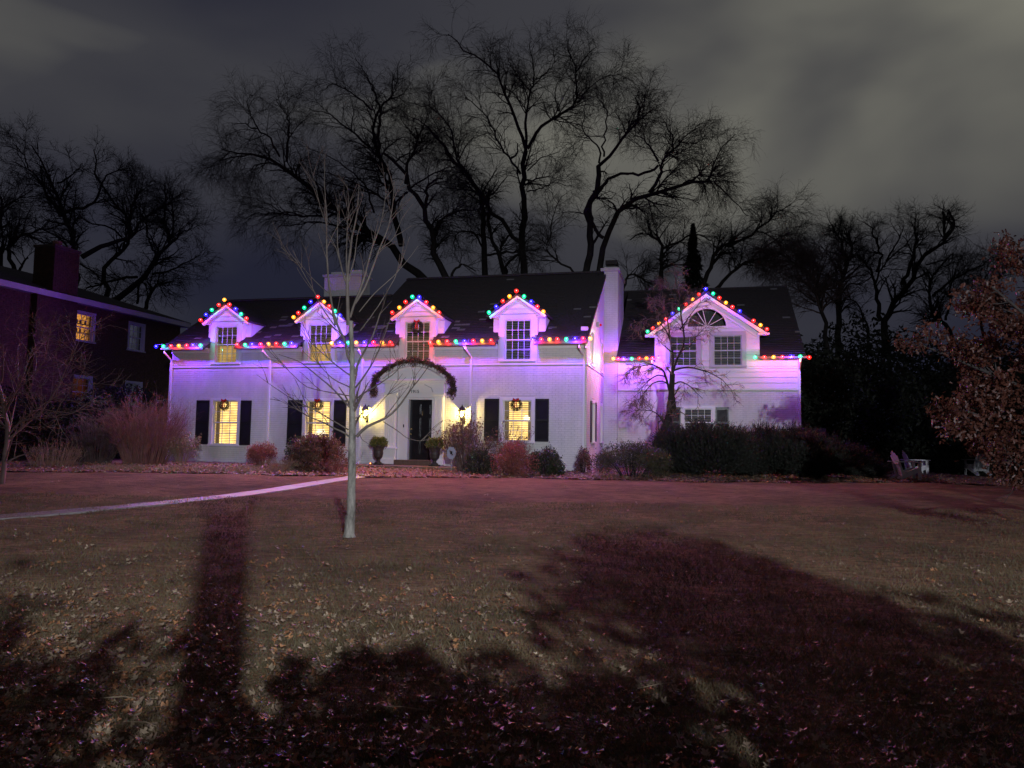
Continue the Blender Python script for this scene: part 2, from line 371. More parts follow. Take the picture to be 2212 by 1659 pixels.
# traced outlines of bulbs and limbs, in metres
BULB_RUNS = [
  ('gutter_a', -0.44, [('B', -16.244, 4.79), ('G', -15.921, 4.795), ('R', -15.573, 4.79), ('Y', -15.254, 4.804), ('R', -14.909, 4.803), ('B', -14.62, 4.808), ('G', -14.316, 4.808)]) ,
  ('gutter_b', -0.44, [('R', -12.783, 4.808), ('G', -12.443, 4.799), ('B', -12.15, 4.808), ('R', -11.814, 4.808), ('Y', -11.49, 4.816), ('R', -11.168, 4.816), ('G', -10.857, 4.815), ('B', -10.562, 4.82)]) ,
  ('gutter_c', -0.44, [('Y', -8.997, 4.813), ('B', -8.665, 4.813), ('G', -8.335, 4.812), ('Y', -8.044, 4.816), ('B', -7.741, 4.807), ('R', -7.388, 4.806), ('Y', -7.07, 4.805), ('R', -6.758, 4.792)]) ,
  ('gutter_d', -0.44, [('R', -5.302, 4.769), ('Y', -5.006, 4.79), ('R', -4.689, 4.793), ('G', -4.391, 4.797), ('B', -4.073, 4.796), ('R', -3.761, 4.8), ('Y', -3.46, 4.803), ('R', -3.151, 4.802)]) ,
  ('gutter_e', -0.44, [('B', -1.723, 4.811), ('R', -1.43, 4.806), ('Y', -1.152, 4.81), ('R', -0.894, 4.806), ('G', -0.596, 4.81), ('B', -0.309, 4.815), ('R', -0.046, 4.819), ('Y', 0.188, 4.815)]) ,
  ('dormer_a', -0.16, [('R', -14.575, 5.802), ('B', -14.347, 5.997), ('G', -14.092, 6.172), ('R', -13.823, 6.36), ('Y', -13.586, 6.544), ('R', -13.342, 6.352), ('B', -13.106, 6.188), ('G', -12.848, 5.988), ('R', -12.609, 5.816)]) ,
  ('dormer_b', -0.16, [('Y', -10.702, 5.817), ('R', -10.5, 5.97), ('G', -10.261, 6.153), ('B', -10.023, 6.363), ('R', -9.745, 6.534), ('Y', -9.485, 6.347), ('R', -9.285, 6.185), ('G', -9.047, 6.009), ('B', -8.839, 5.839)]) ,
  ('dormer_c', -0.16, [('R', -6.854, 5.891), ('Y', -6.581, 6.059), ('R', -6.343, 6.252), ('G', -6.105, 6.432), ('B', -5.844, 6.407), ('R', -5.58, 6.217), ('Y', -5.336, 6.029), ('R', -5.102, 5.843)]) ,
  ('dormer_d', -0.16, [('G', -3.316, 5.807), ('B', -3.062, 5.995), ('R', -2.822, 6.174), ('Y', -2.608, 6.342), ('R', -2.365, 6.514), ('G', -2.094, 6.317), ('B', -1.858, 6.136), ('R', -1.633, 5.957), ('Y', -1.433, 5.783)]) ,
  ('wing_l', 4.25, [('Y', 0.437, 4.668), ('R', 0.632, 4.66), ('B', 0.843, 4.658), ('G', 1.137, 4.66), ('R', 1.44, 4.663), ('Y', 1.698, 4.671), ('R', 1.927, 4.669), ('B', 2.134, 4.667)]) ,
  ('wing_rake', 4.42, [('G', 1.735, 5.703), ('R', 1.927, 5.829), ('Y', 2.169, 6.004), ('R', 2.426, 6.178), ('B', 2.671, 6.38), ('G', 2.904, 6.548), ('R', 3.153, 6.727), ('Y', 3.402, 6.91), ('R', 3.644, 7.076), ('B', 3.89, 7.275), ('G', 4.156, 7.094), ('R', 4.383, 6.92), ('Y', 4.615, 6.736), ('R', 4.85, 6.569), ('B', 5.111, 6.397), ('R', 5.597, 6.034), ('Y', 5.843, 5.864), ('R', 6.067, 5.702)]) ,
  ('wing_r', 4.25, [('G', 5.65, 4.662), ('R', 5.961, 4.659), ('Y', 6.281, 4.666), ('R', 6.589, 4.668), ('B', 6.9, 4.675), ('G', 7.199, 4.678), ('R', 7.507, 4.637)]) ,
]
ELM_TALL = [
  (0.188, 0.113, [(0.52, 10.06), (0.54, 11.88), (0.61, 13.33), (0.5, 14.78), (0.47, 16.24), (0.41, 17.22), (0.49, 18.2), (0.58, 18.6)]),
  (0.088, 0.019, [(0.58, 18.6), (0.09, 19.58), (-0.21, 20.17), (-0.61, 21.35), (-1.01, 22.24), (-1.5, 22.83), (-2.18, 23.02), (-2.87, 23.41), (-3.76, 24.4)]),
  (0.038, 0.013, [(-1.01, 22.24), (-1.12, 23.14), (-1.23, 23.44), (-1.43, 23.94)]),
  (0.075, 0.019, [(0.58, 18.7), (0.52, 19.68), (0.6, 20.97), (0.77, 22.17), (1.1, 22.98), (0.99, 23.88), (0.78, 24.88), (0.68, 25.48)]),
  (0.088, 0.019, [(0.68, 18.7), (1.43, 19.6), (2.38, 20.51), (3.43, 21.52), (3.47, 22.21), (3.32, 23.11), (3.27, 23.81), (2.82, 24.51), (2.91, 25.32)]),
  (0.038, 0.013, [(3.43, 21.52), (4.1, 22.22), (4.87, 22.54), (5.55, 22.4)]),
  (0.038, 0.013, [(2.38, 20.8), (2.18, 21.7), (2.21, 22.79), (2.93, 23.61)]),
  (0.038, 0.013, [(3.32, 23.21), (3.89, 24.02), (4.47, 24.64)]),
  (0.038, 0.013, [(1.1, 22.98), (1.77, 23.69), (2.34, 24.3)]),
  (0.038, 0.013, [(0.78, 21.67), (0.24, 22.36), (-0.25, 23.15), (-0.56, 24.15)]),
  (0.063, 0.019, [(0.31, 17.41), (0.02, 17.8), (-0.56, 18.28), (-1.06, 19.16), (-1.75, 20.44), (-2.82, 21.12)]),
  (0.063, 0.025, [(-0.27, 18.19), (0.11, 18.49), (0.1, 18.98)]),
  (0.038, 0.013, [(0.71, 16.44), (1.47, 16.75), (2.33, 16.96), (3.0, 16.67)]),
  (0.038, 0.013, [(0.69, 17.62), (1.45, 18.22), (2.41, 18.33)]),
  (0.113, 0.050, [(0.43, 13.03), (-0.49, 13.99), (-1.31, 14.85), (-1.57, 15.62), (-2.25, 16.2), (-3.22, 17.16), (-4.2, 18.23), (-4.69, 18.76)]),
  (0.063, 0.019, [(-1.99, 15.85), (-3.04, 17.07), (-3.45, 18.8), (-4.31, 19.75), (-5.35, 19.83)]),
  (0.050, 0.015, [(-3.32, 17.07), (-4.28, 18.3), (-5.24, 19.06), (-6.19, 19.62)]),
]
ELM_FORKED = [
  (0.179, 0.107, [(3.09, 9.67), (3.8, 10.87), (4.06, 11.88), (3.96, 12.61), (3.64, 13.43), (3.77, 14.17), (4.08, 14.82), (4.17, 15.57), (4.25, 16.22)]),
  (0.084, 0.018, [(4.25, 16.22), (4.66, 16.69), (5.47, 17.64), (6.29, 18.59), (6.38, 19.34), (6.19, 20.28), (6.46, 20.95)]),
  (0.036, 0.012, [(6.29, 18.59), (6.92, 19.44), (7.65, 20.31)]),
  (0.048, 0.012, [(4.57, 16.88), (4.51, 17.81), (4.73, 18.94), (4.55, 19.88), (4.17, 20.82)]),
  (0.048, 0.012, [(4.3, 16.5), (4.47, 17.43), (3.83, 18.08), (3.55, 19.11), (3.63, 20.43)]),
  (0.155, 0.018, [(4.3, 9.69), (4.25, 10.78), (4.6, 11.43), (4.55, 12.34), (4.77, 12.99), (5.31, 13.83), (6.03, 14.39), (6.84, 14.77), (7.75, 14.88), (8.56, 15.27), (9.56, 15.33), (10.29, 15.43), (10.47, 16.13), (10.47, 16.78), (10.84, 17.72), (11.39, 18.48), (11.94, 19.06)]),
  (0.084, 0.018, [(6.84, 14.77), (7.39, 15.34), (7.38, 15.99), (7.2, 16.17), (7.75, 16.65), (8.11, 17.21), (8.02, 18.24), (7.75, 19.36)]),
  (0.048, 0.012, [(8.11, 17.12), (8.75, 18.07), (9.75, 18.55), (10.48, 19.03)]),
  (0.072, 0.060, [(4.22, 14.64), (4.49, 15.11), (5.12, 15.63), (5.84, 15.73), (6.75, 15.7), (7.2, 16.08)]),
  (0.048, 0.012, [(7.2, 16.27), (6.66, 17.19), (6.11, 17.65), (6.01, 18.4)]),
  (0.048, 0.012, [(8.56, 15.27), (9.65, 15.93), (11.02, 16.33), (11.74, 16.25)]),
  (0.042, 0.012, [(10.47, 15.85), (11.19, 15.22), (11.82, 14.48), (12.18, 13.94)]),
  (0.084, 0.060, [(4.55, 12.34), (4.05, 12.88), (3.77, 13.71), (3.95, 14.64)]),
  (0.060, 0.014, [(3.44, 10.4), (2.9, 10.94), (2.18, 11.3), (1.63, 11.84), (1.89, 12.94), (1.97, 13.86), (2.41, 14.61)]),
  (0.036, 0.012, [(5.58, 14.11), (6.48, 13.75), (7.39, 13.4)]),
]
WILLOW_LEANING = [
  (0.224, 0.026, [(-4.69, 10.57), (-5.88, 11.73), (-6.98, 12.8), (-7.88, 13.58), (-8.96, 14.06), (-9.96, 14.84), (-10.86, 15.52), (-11.77, 16.2), (-12.68, 16.99), (-13.08, 17.39), (-13.89, 17.88), (-14.98, 18.16), (-16.07, 18.35), (-16.97, 18.73)]),
  (0.066, 0.016, [(-12.69, 17.39), (-12.58, 18.5), (-12.48, 19.62), (-13.11, 20.62), (-13.53, 21.33)]),
  (0.053, 0.013, [(-13.09, 17.69), (-13.62, 18.69), (-14.44, 19.38), (-15.35, 19.98), (-16.65, 20.56)]),
  (0.040, 0.013, [(-14.33, 19.28), (-14.86, 20.19), (-15.3, 21.3)]),
  (0.053, 0.020, [(-13.08, 17.29), (-13.97, 17.47), (-14.75, 17.36), (-14.83, 16.96)]),
  (0.066, 0.016, [(-10.06, 14.83), (-11.23, 14.72), (-12.2, 14.65), (-13.37, 14.73), (-14.37, 15.26)]),
  (0.066, 0.016, [(-9.25, 14.05), (-10.73, 14.33), (-11.7, 14.41), (-12.56, 13.9), (-13.34, 13.79)]),
  (0.053, 0.013, [(-11.81, 14.66), (-13.17, 14.58), (-14.34, 14.47), (-15.31, 14.25)]),
  (0.040, 0.013, [(-14.98, 18.16), (-15.95, 18.05), (-17.02, 17.73), (-17.58, 17.11)]),
  (0.158, 0.026, [(-6.5, 13.1), (-7.04, 15.08), (-7.28, 16.58), (-7.41, 17.88), (-7.82, 18.58), (-8.43, 19.28), (-8.65, 20.08), (-8.39, 21.1), (-8.12, 21.92), (-7.75, 22.95), (-7.49, 24.19), (-7.71, 25.21)]),
  (0.066, 0.013, [(-8.12, 21.92), (-8.55, 23.14), (-9.08, 24.47), (-9.91, 25.69)]),
  (0.092, 0.066, [(-8.13, 18.88), (-8.08, 20.6), (-8.02, 21.92)]),
  (0.066, 0.016, [(-8.64, 19.48), (-9.44, 20.17), (-10.46, 20.97), (-11.06, 21.37), (-12.05, 21.35)]),
  (0.053, 0.013, [(-8.51, 21.71), (-9.52, 22.62), (-10.72, 23.11), (-11.5, 22.69)]),
  (0.040, 0.013, [(-7.75, 22.95), (-7.08, 23.68), (-6.6, 24.41)]),
  (0.066, 0.016, [(-7.05, 15.38), (-7.95, 16.27), (-8.75, 16.65), (-9.83, 16.84), (-11.31, 17.01)]),
  (0.053, 0.013, [(-7.95, 16.27), (-9.33, 16.34), (-10.7, 16.42), (-11.4, 17.01)]),
  (0.053, 0.016, [(-8.11, 15.06), (-8.55, 16.56), (-9.36, 17.45), (-10.36, 18.03), (-11.54, 18.22)]),
]
ELM_BENT = [
  (0.171, 0.061, [(-3.36, 9.94), (-4.12, 11.39), (-4.37, 12.76), (-4.73, 14.33), (-5.76, 15.52), (-6.06, 16.54), (-6.62, 17.09), (-7.18, 17.65)]),
  (0.086, 0.037, [(-5.85, 15.7), (-5.84, 16.92), (-5.64, 18.05), (-5.58, 19.18), (-5.78, 20.12)]),
  (0.049, 0.015, [(-5.58, 19.18), (-6.24, 20.11), (-6.72, 20.86)]),
  (0.049, 0.015, [(-5.58, 19.36), (-5.15, 20.32), (-4.98, 20.98)]),
  (0.049, 0.015, [(-6.53, 17.09), (-6.09, 17.85), (-5.37, 18.05), (-4.65, 18.81)]),
  (0.086, 0.037, [(-4.73, 14.33), (-4.67, 15.54), (-4.04, 16.01), (-3.86, 15.92)]),
  (0.049, 0.015, [(-5.57, 15.43), (-4.77, 16.0), (-3.87, 16.58), (-2.87, 16.59)]),
  (0.061, 0.015, [(-4.33, 12.86), (-3.72, 13.79), (-2.64, 14.18), (-1.91, 14.0)]),
  (0.086, 0.024, [(-3.37, 10.03), (-3.29, 10.85), (-2.76, 11.32), (-2.03, 10.87)]),
  (0.061, 0.037, [(-5.75, 15.24), (-6.37, 14.77), (-6.54, 14.3)]),
]
ELM_TWIN = [
  (0.180, 0.021, [(-1.82, 10.87), (-1.75, 12.56), (-1.87, 13.61), (-1.79, 15.0), (-1.98, 16.6), (-2.04, 17.35), (-2.69, 18.09), (-3.66, 19.26), (-3.48, 20.89), (-2.65, 21.44)]),
  (0.138, 0.021, [(-0.57, 10.89), (-0.48, 11.73), (-0.71, 12.89), (-1.35, 13.62), (-1.59, 15.53), (-1.51, 16.82), (-0.89, 17.47), (-0.48, 18.23)]),
  (0.138, 0.028, [(-3.89, 10.84), (-4.55, 12.3), (-4.78, 13.35), (-4.98, 14.95), (-4.42, 15.59), (-3.48, 15.72)]),
  (0.055, 0.017, [(-1.94, 17.24), (-1.64, 18.11), (-1.13, 18.98)]),
  (0.055, 0.017, [(-2.04, 17.02), (-2.99, 17.55), (-4.04, 17.64), (-4.68, 17.84)]),
  (0.069, 0.028, [(-1.75, 12.98), (-0.82, 12.99), (0.64, 13.12), (1.78, 13.46)]),
  (0.055, 0.021, [(-1.87, 13.4), (-2.41, 14.35), (-3.14, 14.55), (-3.66, 14.22), (-3.53, 13.37)]),
  (0.097, 0.055, [(0.26, 10.9), (-0.49, 11.94), (-0.39, 12.58), (0.54, 13.02)]),
]
ELM_LOW = [
  (0.142, 0.026, [(8.27, 10.2), (8.27, 12.26), (8.36, 12.95), (7.97, 13.54), (7.0, 13.82), (6.51, 13.32)]),
  (0.064, 0.019, [(8.36, 12.85), (9.24, 13.26), (10.11, 13.67), (10.89, 13.29), (11.28, 12.8)]),
  (0.051, 0.015, [(8.07, 13.44), (7.97, 13.94), (8.46, 14.54)]),
  (0.129, 0.019, [(10.49, 10.23), (10.79, 11.61), (11.37, 12.51), (11.47, 12.9), (12.74, 13.22), (13.82, 14.33), (15.29, 15.35)]),
  (0.103, 0.019, [(11.27, 10.44), (12.05, 11.24), (12.73, 12.03), (13.32, 12.34), (14.58, 12.26), (15.74, 12.38)]),
  (0.064, 0.039, [(6.14, 10.36), (6.43, 11.34), (7.01, 11.35), (7.49, 10.87), (8.27, 10.78)]),
  (0.051, 0.015, [(13.12, 12.14), (13.81, 12.84), (14.78, 13.55), (15.96, 13.87)]),
  (0.039, 0.013, [(13.33, 13.82), (14.3, 13.54), (15.36, 12.87)]),
]
OAK_LEFT = [
  (0.188, 0.025, [(-23.96, 8.51), (-24.13, 10.27), (-24.25, 11.16), (-24.52, 12.18), (-24.69, 12.86), (-25.13, 13.4), (-25.38, 14.23), (-25.49, 14.92), (-25.81, 15.74), (-25.92, 16.44), (-26.3, 16.99)]),
  (0.088, 0.019, [(-25.13, 13.4), (-25.74, 14.5), (-26.13, 15.39), (-26.56, 15.73), (-27.12, 16.0)]),
  (0.038, 0.015, [(-26.56, 15.8), (-26.67, 16.43), (-27.18, 17.04)]),
  (0.088, 0.019, [(-25.2, 13.54), (-24.63, 14.1), (-23.84, 14.53), (-23.34, 15.23), (-22.63, 15.86), (-21.77, 16.3)]),
  (0.050, 0.015, [(-25.44, 15.26), (-24.72, 15.69), (-23.81, 16.26)]),
  (0.126, 0.025, [(-23.92, 11.16), (-23.42, 11.85), (-22.71, 12.34), (-22.05, 12.7), (-21.61, 13.19), (-20.96, 13.68), (-19.96, 14.11), (-19.39, 14.74), (-19.0, 15.16)]),
  (0.038, 0.015, [(-19.39, 14.74), (-19.68, 15.22), (-19.63, 15.5)]),
  (0.050, 0.015, [(-24.47, 11.49), (-25.05, 12.17), (-25.75, 12.5), (-26.36, 12.63), (-26.11, 12.91)]),
]
OAK_MIDDLE = [
  (0.135, 0.027, [(-24.04, 9.06), (-24.19, 10.59), (-24.6, 11.39), (-24.54, 11.68), (-23.56, 12.28), (-23.66, 13.39), (-23.53, 14.35), (-24.02, 15.23), (-24.8, 16.18), (-24.93, 17.23), (-24.91, 18.13)]),
  (0.081, 0.020, [(-23.53, 14.35), (-23.2, 14.95), (-22.93, 15.4), (-22.23, 15.93), (-21.65, 15.86)]),
  (0.054, 0.016, [(-23.91, 13.38), (-24.45, 13.89), (-25.4, 13.95), (-26.15, 14.46), (-26.49, 15.19)]),
  (0.040, 0.016, [(-23.2, 14.95), (-23.32, 15.84), (-23.36, 16.51)]),
  (0.054, 0.027, [(-25.69, 11.44), (-24.86, 10.94), (-24.55, 10.51)]),
]
OAK_RIGHT = [
  (0.167, 0.026, [(-22.71, 8.71), (-21.6, 9.77), (-20.47, 10.56), (-20.26, 11.82), (-19.87, 12.32), (-20.07, 13.51), (-20.16, 13.93), (-19.92, 14.64), (-19.54, 15.36)]),
  (0.064, 0.019, [(-20.26, 11.75), (-20.68, 11.95), (-21.21, 12.86), (-21.33, 13.77)]),
  (0.051, 0.015, [(-19.8, 12.32), (-19.01, 13.03), (-18.25, 12.98), (-17.98, 13.26)]),
  (0.077, 0.039, [(-21.36, 10.33), (-22.11, 10.32), (-23.33, 10.02), (-24.34, 9.66)]),
  (0.064, 0.015, [(-20.47, 10.49), (-19.45, 10.71), (-18.72, 11.21), (-17.77, 11.58)]),
  (0.103, 0.026, [(-20.63, 8.33), (-20.47, 9.16), (-20.1, 10.01), (-19.47, 9.67), (-19.35, 10.09)]),
  (0.064, 0.026, [(-21.13, 8.74), (-21.19, 9.71), (-21.07, 10.06), (-20.71, 9.72), (-20.53, 9.02)]),
  (0.051, 0.015, [(-20.02, 12.52), (-19.57, 13.24), (-19.42, 14.3), (-18.76, 14.94)]),
]
OAK_EDGE = [
  (0.131, 0.024, [(-26.26, 8.11), (-26.38, 9.91), (-26.64, 10.94), (-26.76, 11.92), (-26.27, 12.25), (-26.41, 13.43), (-27.05, 14.33)]),
  (0.107, 0.024, [(-25.58, 9.41), (-25.96, 10.3), (-26.19, 10.95), (-25.53, 11.61), (-24.9, 11.88), (-24.36, 12.35), (-23.99, 12.68)]),
  (0.060, 0.024, [(-25.28, 11.68), (-24.42, 11.3), (-24.04, 11.31)]),
  (0.048, 0.014, [(-26.38, 12.9), (-25.97, 13.56), (-25.7, 14.29)]),
  (0.060, 0.036, [(-25.6, 9.79), (-25.26, 10.38), (-25.13, 10.45)]),
]
ELM_RIGHT = [
  (0.188, 0.043, [(20.43, 7.02), (20.47, 9.26), (20.41, 10.39), (20.43, 11.14), (20.59, 12.28), (20.68, 12.89), (20.47, 13.65), (20.18, 14.18), (20.04, 15.32)]),
  (0.101, 0.029, [(20.68, 12.89), (21.07, 13.58), (21.23, 14.42), (21.32, 15.26)]),
  (0.058, 0.022, [(21.07, 13.58), (21.53, 14.43), (21.85, 15.35)]),
  (0.058, 0.017, [(20.14, 12.12), (19.85, 12.65), (19.48, 13.1), (18.89, 13.77)]),
  (0.072, 0.017, [(20.66, 11.75), (21.34, 12.44), (22.03, 12.83)]),
  (0.058, 0.017, [(20.42, 10.77), (19.83, 11.13), (19.31, 11.35)]),
  (0.058, 0.017, [(20.57, 10.92), (21.03, 11.53), (21.62, 11.39), (22.38, 12.01)]),
]
ELM_SPREADING = [
  (0.212, 0.042, [(22.82, 6.94), (22.86, 8.92), (23.54, 9.96), (24.0, 11.0), (24.39, 11.89), (24.63, 12.86), (25.08, 13.46), (25.4, 14.51), (25.65, 15.49)]),
  (0.113, 0.028, [(24.01, 11.37), (24.17, 12.26), (24.12, 13.23), (23.93, 14.34), (24.02, 15.09)]),
  (0.099, 0.042, [(25.08, 13.46), (25.61, 14.07), (26.14, 14.83), (26.17, 15.72)]),
  (0.127, 0.028, [(22.79, 9.14), (22.6, 10.61), (22.56, 12.09), (22.28, 12.53), (21.78, 13.26), (21.56, 13.41)]),
  (0.085, 0.021, [(22.71, 12.24), (22.8, 13.2), (22.53, 13.95), (22.11, 15.06), (21.89, 15.28)]),
  (0.057, 0.021, [(23.09, 12.84), (23.33, 13.81), (23.5, 14.78)]),
  (0.057, 0.021, [(22.62, 11.49), (23.01, 12.69), (23.62, 13.44), (23.93, 14.19)]),
  (0.042, 0.017, [(24.76, 12.34), (25.5, 12.43), (26.09, 12.59)]),
  (0.042, 0.017, [(25.08, 13.32), (25.6, 13.62), (26.12, 13.85)]),
  (0.085, 0.021, [(21.95, 6.93), (21.92, 9.12), (21.5, 10.22), (21.0, 10.58), (20.72, 11.17)]),
]
ELM_FAR_RIGHT = [
  (0.138, 0.028, [(26.43, 6.89), (26.26, 8.41), (25.99, 9.03), (25.14, 9.23), (25.23, 10.09), (24.82, 10.81), (25.2, 11.68), (25.59, 12.63)]),
  (0.083, 0.021, [(25.31, 10.46), (26.12, 11.34), (27.14, 11.93), (28.02, 12.46)]),
  (0.069, 0.021, [(26.06, 9.03), (26.38, 10.11), (26.12, 11.19), (26.57, 11.92)]),
  (0.083, 0.021, [(28.44, 7.63), (28.43, 9.79), (28.18, 10.86), (28.14, 11.73), (28.44, 12.24)]),
  (0.055, 0.017, [(28.45, 10.15), (28.98, 11.38), (29.87, 12.27)]),
]
ELM_CORNER = [
  (0.107, 0.024, [(16.33, 6.06), (16.11, 7.78), (15.63, 8.77), (15.77, 9.77), (15.41, 10.51), (14.98, 11.13), (14.5, 11.76), (13.75, 11.87)]),
  (0.048, 0.014, [(15.63, 8.77), (15.02, 9.26), (14.78, 9.57)]),
  (0.048, 0.014, [(15.35, 10.58), (14.8, 11.13), (14.18, 11.31)]),
  (0.048, 0.014, [(15.77, 9.77), (15.84, 10.52), (15.72, 11.08)]),
]
SAPLING = [
  (0.058, 0.026, [(-2.22, 0.11), (-2.22, 0.17), (-2.22, 0.75), (-2.24, 1.35), (-2.25, 1.51), (-2.27, 1.95), (-2.29, 2.25), (-2.3, 2.56), (-2.31, 2.87), (-2.31, 3.18)]),
  (0.021, 0.003, [(-2.19, 1.53), (-2.08, 1.68), (-1.94, 1.73), (-1.82, 1.78), (-1.66, 1.9), (-1.54, 2.06), (-1.4, 2.25), (-1.25, 2.41), (-1.13, 2.58)]),
  (0.006, 0.003, [(-1.82, 1.75), (-1.63, 1.64), (-1.47, 1.52), (-1.28, 1.48), (-1.14, 1.52)]),
  (0.013, 0.003, [(-2.3, 1.54), (-2.38, 1.6), (-2.52, 1.64), (-2.62, 1.71), (-2.87, 1.8), (-3.06, 1.92), (-3.18, 2.08)]),
  (0.013, 0.003, [(-2.31, 1.95), (-2.43, 2.07), (-2.56, 2.21), (-2.73, 2.35), (-2.9, 2.49), (-3.02, 2.59), (-3.29, 2.67)]),
  (0.010, 0.002, [(-2.31, 1.63), (-2.55, 1.76), (-2.79, 1.9), (-3.1, 2.04), (-3.37, 2.22), (-3.58, 2.38)]),
  (0.010, 0.002, [(-2.31, 2.4), (-2.49, 2.52), (-2.7, 2.7), (-2.87, 2.84), (-3.06, 3.1)]),
  (0.016, 0.013, [(-2.37, 2.7), (-2.4, 2.89), (-2.51, 3.11), (-2.58, 3.32)]),
  (0.019, 0.016, [(-2.29, 2.52), (-2.37, 2.7)]),
  (0.013, 0.003, [(-2.25, 2.23), (-2.12, 2.4), (-1.98, 2.61), (-1.85, 2.85), (-1.71, 3.19)]),
  (0.016, 0.008, [(-2.26, 2.42), (-2.21, 2.6), (-2.07, 2.83), (-1.97, 2.98), (-1.86, 3.27)]),
  (0.010, 0.003, [(-2.26, 2.05), (-2.09, 2.18), (-1.91, 2.28), (-1.65, 2.45), (-1.4, 2.72)]),
  (0.007, 0.002, [(-2.26, 1.79), (-2.04, 1.83), (-1.79, 2.12), (-1.55, 2.43)]),
  (0.008, 0.002, [(-2.3, 2.11), (-2.56, 2.15), (-2.93, 2.22), (-3.22, 2.51), (-3.49, 2.64)]),
  (0.008, 0.002, [(-2.31, 2.23), (-2.57, 2.35), (-2.73, 2.51), (-2.84, 2.65), (-2.91, 2.86)]),
  (0.005, 0.002, [(-2.15, 1.57), (-2.11, 1.49), (-1.97, 1.41)]),
  (0.026, 0.003, [(-2.35, 3.12), (-2.36, 3.39), (-2.37, 3.73), (-2.37, 4.17), (-2.38, 4.53), (-2.37, 4.88), (-2.38, 5.15), (-2.38, 5.36)]),
  (0.010, 0.003, [(-2.38, 3.72), (-2.46, 3.91), (-2.56, 4.26), (-2.62, 4.7), (-2.65, 5.0)]),
  (0.008, 0.003, [(-2.38, 3.68), (-2.5, 4.03), (-2.58, 4.26), (-2.7, 4.47)]),
  (0.016, 0.003, [(-2.54, 3.12), (-2.64, 3.64), (-2.69, 4.08), (-2.73, 4.34), (-2.76, 4.7), (-2.83, 5.05), (-2.88, 5.41), (-2.87, 5.77)]),
  (0.016, 0.003, [(-2.32, 3.23), (-2.27, 3.39), (-2.14, 3.65), (-2.08, 4.0), (-2.06, 4.35), (-2.0, 4.62), (-1.96, 5.07), (-1.94, 5.19)]),
  (0.015, 0.003, [(-2.24, 3.42), (-2.1, 3.6), (-2.01, 3.92), (-1.95, 4.27), (-1.87, 4.62), (-1.83, 4.98), (-1.79, 5.34)]),
  (0.010, 0.003, [(-2.35, 3.73), (-2.29, 4.09), (-2.31, 4.53), (-2.29, 4.71)]),
  (0.006, 0.002, [(-1.97, 4.21), (-1.78, 4.41), (-1.67, 4.75)]),
  (0.008, 0.002, [(-2.18, 3.3), (-1.93, 3.57), (-1.71, 3.76), (-1.51, 4.05), (-1.38, 4.28)]),
  (0.010, 0.003, [(-2.37, 3.73), (-2.41, 4.08), (-2.46, 4.52), (-2.49, 4.79), (-2.52, 5.15), (-2.56, 5.36)]),
  (0.008, 0.002, [(-2.54, 3.09), (-2.75, 3.38), (-2.88, 3.64), (-3.12, 4.02), (-3.35, 4.23)]),
  (0.006, 0.002, [(-2.62, 3.56), (-2.73, 3.64), (-2.91, 3.81), (-3.16, 4.09)]),
  (0.005, 0.002, [(-2.71, 4.24), (-2.59, 4.7), (-2.37, 4.95)]),
  (0.005, 0.002, [(-2.75, 4.61), (-2.87, 4.87), (-2.97, 5.23), (-3.07, 5.59)]),
  (0.008, 0.002, [(-2.17, 3.04), (-1.86, 3.39), (-1.68, 3.73), (-1.6, 4.01), (-1.52, 4.45)]),
]
WEEPING_CHERRY = [
  (0.128, 0.080, [(4.89, 0.89), (4.93, 1.25), (5.09, 1.7), (5.31, 2.01), (5.44, 2.51), (5.49, 3.01), (5.56, 3.5), (5.58, 3.86)]),
  (0.072, 0.056, [(5.4, 2.15), (5.62, 2.6), (5.58, 3.05)]),
  (0.040, 0.008, [(5.58, 3.86), (5.72, 4.23), (5.85, 4.64), (6.08, 4.92), (6.01, 5.33), (5.9, 5.6), (5.76, 6.24), (5.72, 6.79), (5.63, 7.38)]),
  (0.036, 0.006, [(5.58, 3.86), (5.6, 4.27), (5.58, 4.77), (5.44, 5.13), (5.22, 5.4), (4.85, 5.76), (4.49, 5.67), (4.22, 5.48)]),
  (0.032, 0.006, [(5.67, 4.0), (5.94, 4.12), (6.35, 4.13), (6.8, 4.04), (7.2, 3.84), (7.52, 3.58), (7.69, 3.27)]),
  (0.024, 0.006, [(5.62, 3.5), (5.85, 3.62), (6.17, 3.51), (6.43, 3.25), (6.66, 3.02)]),
  (0.040, 0.006, [(5.47, 3.23), (5.35, 3.68), (5.26, 4.0), (5.04, 4.11), (4.63, 4.14), (4.18, 4.02), (3.87, 3.7)]),
  (0.024, 0.006, [(5.4, 3.5), (5.17, 3.61), (4.9, 3.54), (4.68, 3.35), (4.45, 3.03), (4.28, 2.72)]),
  (0.024, 0.006, [(5.35, 3.73), (5.08, 3.81), (4.86, 3.72), (4.5, 3.4), (4.41, 3.12)]),
  (0.024, 0.006, [(5.44, 5.13), (5.35, 5.68), (5.08, 6.23), (4.85, 6.45)]),
  (0.024, 0.006, [(5.83, 5.41), (6.08, 5.78), (6.31, 6.11), (6.53, 6.39)]),
  (0.020, 0.006, [(5.31, 2.01), (5.13, 2.33), (4.86, 2.57), (4.28, 2.58), (3.96, 2.44)]),
  (0.020, 0.006, [(5.85, 4.64), (6.26, 4.87), (6.53, 5.33), (6.8, 5.57)]),
  (0.020, 0.006, [(5.53, 4.63), (5.17, 4.86), (4.95, 5.04)]),
  (0.012, 0.006, [(5.06, 1.74), (5.04, 2.37), (4.97, 2.59)]),
  (0.016, 0.006, [(5.81, 5.96), (6.03, 6.47), (6.26, 7.03)]),
  (0.016, 0.006, [(5.76, 6.24), (5.44, 6.69), (5.26, 7.15)]),
]
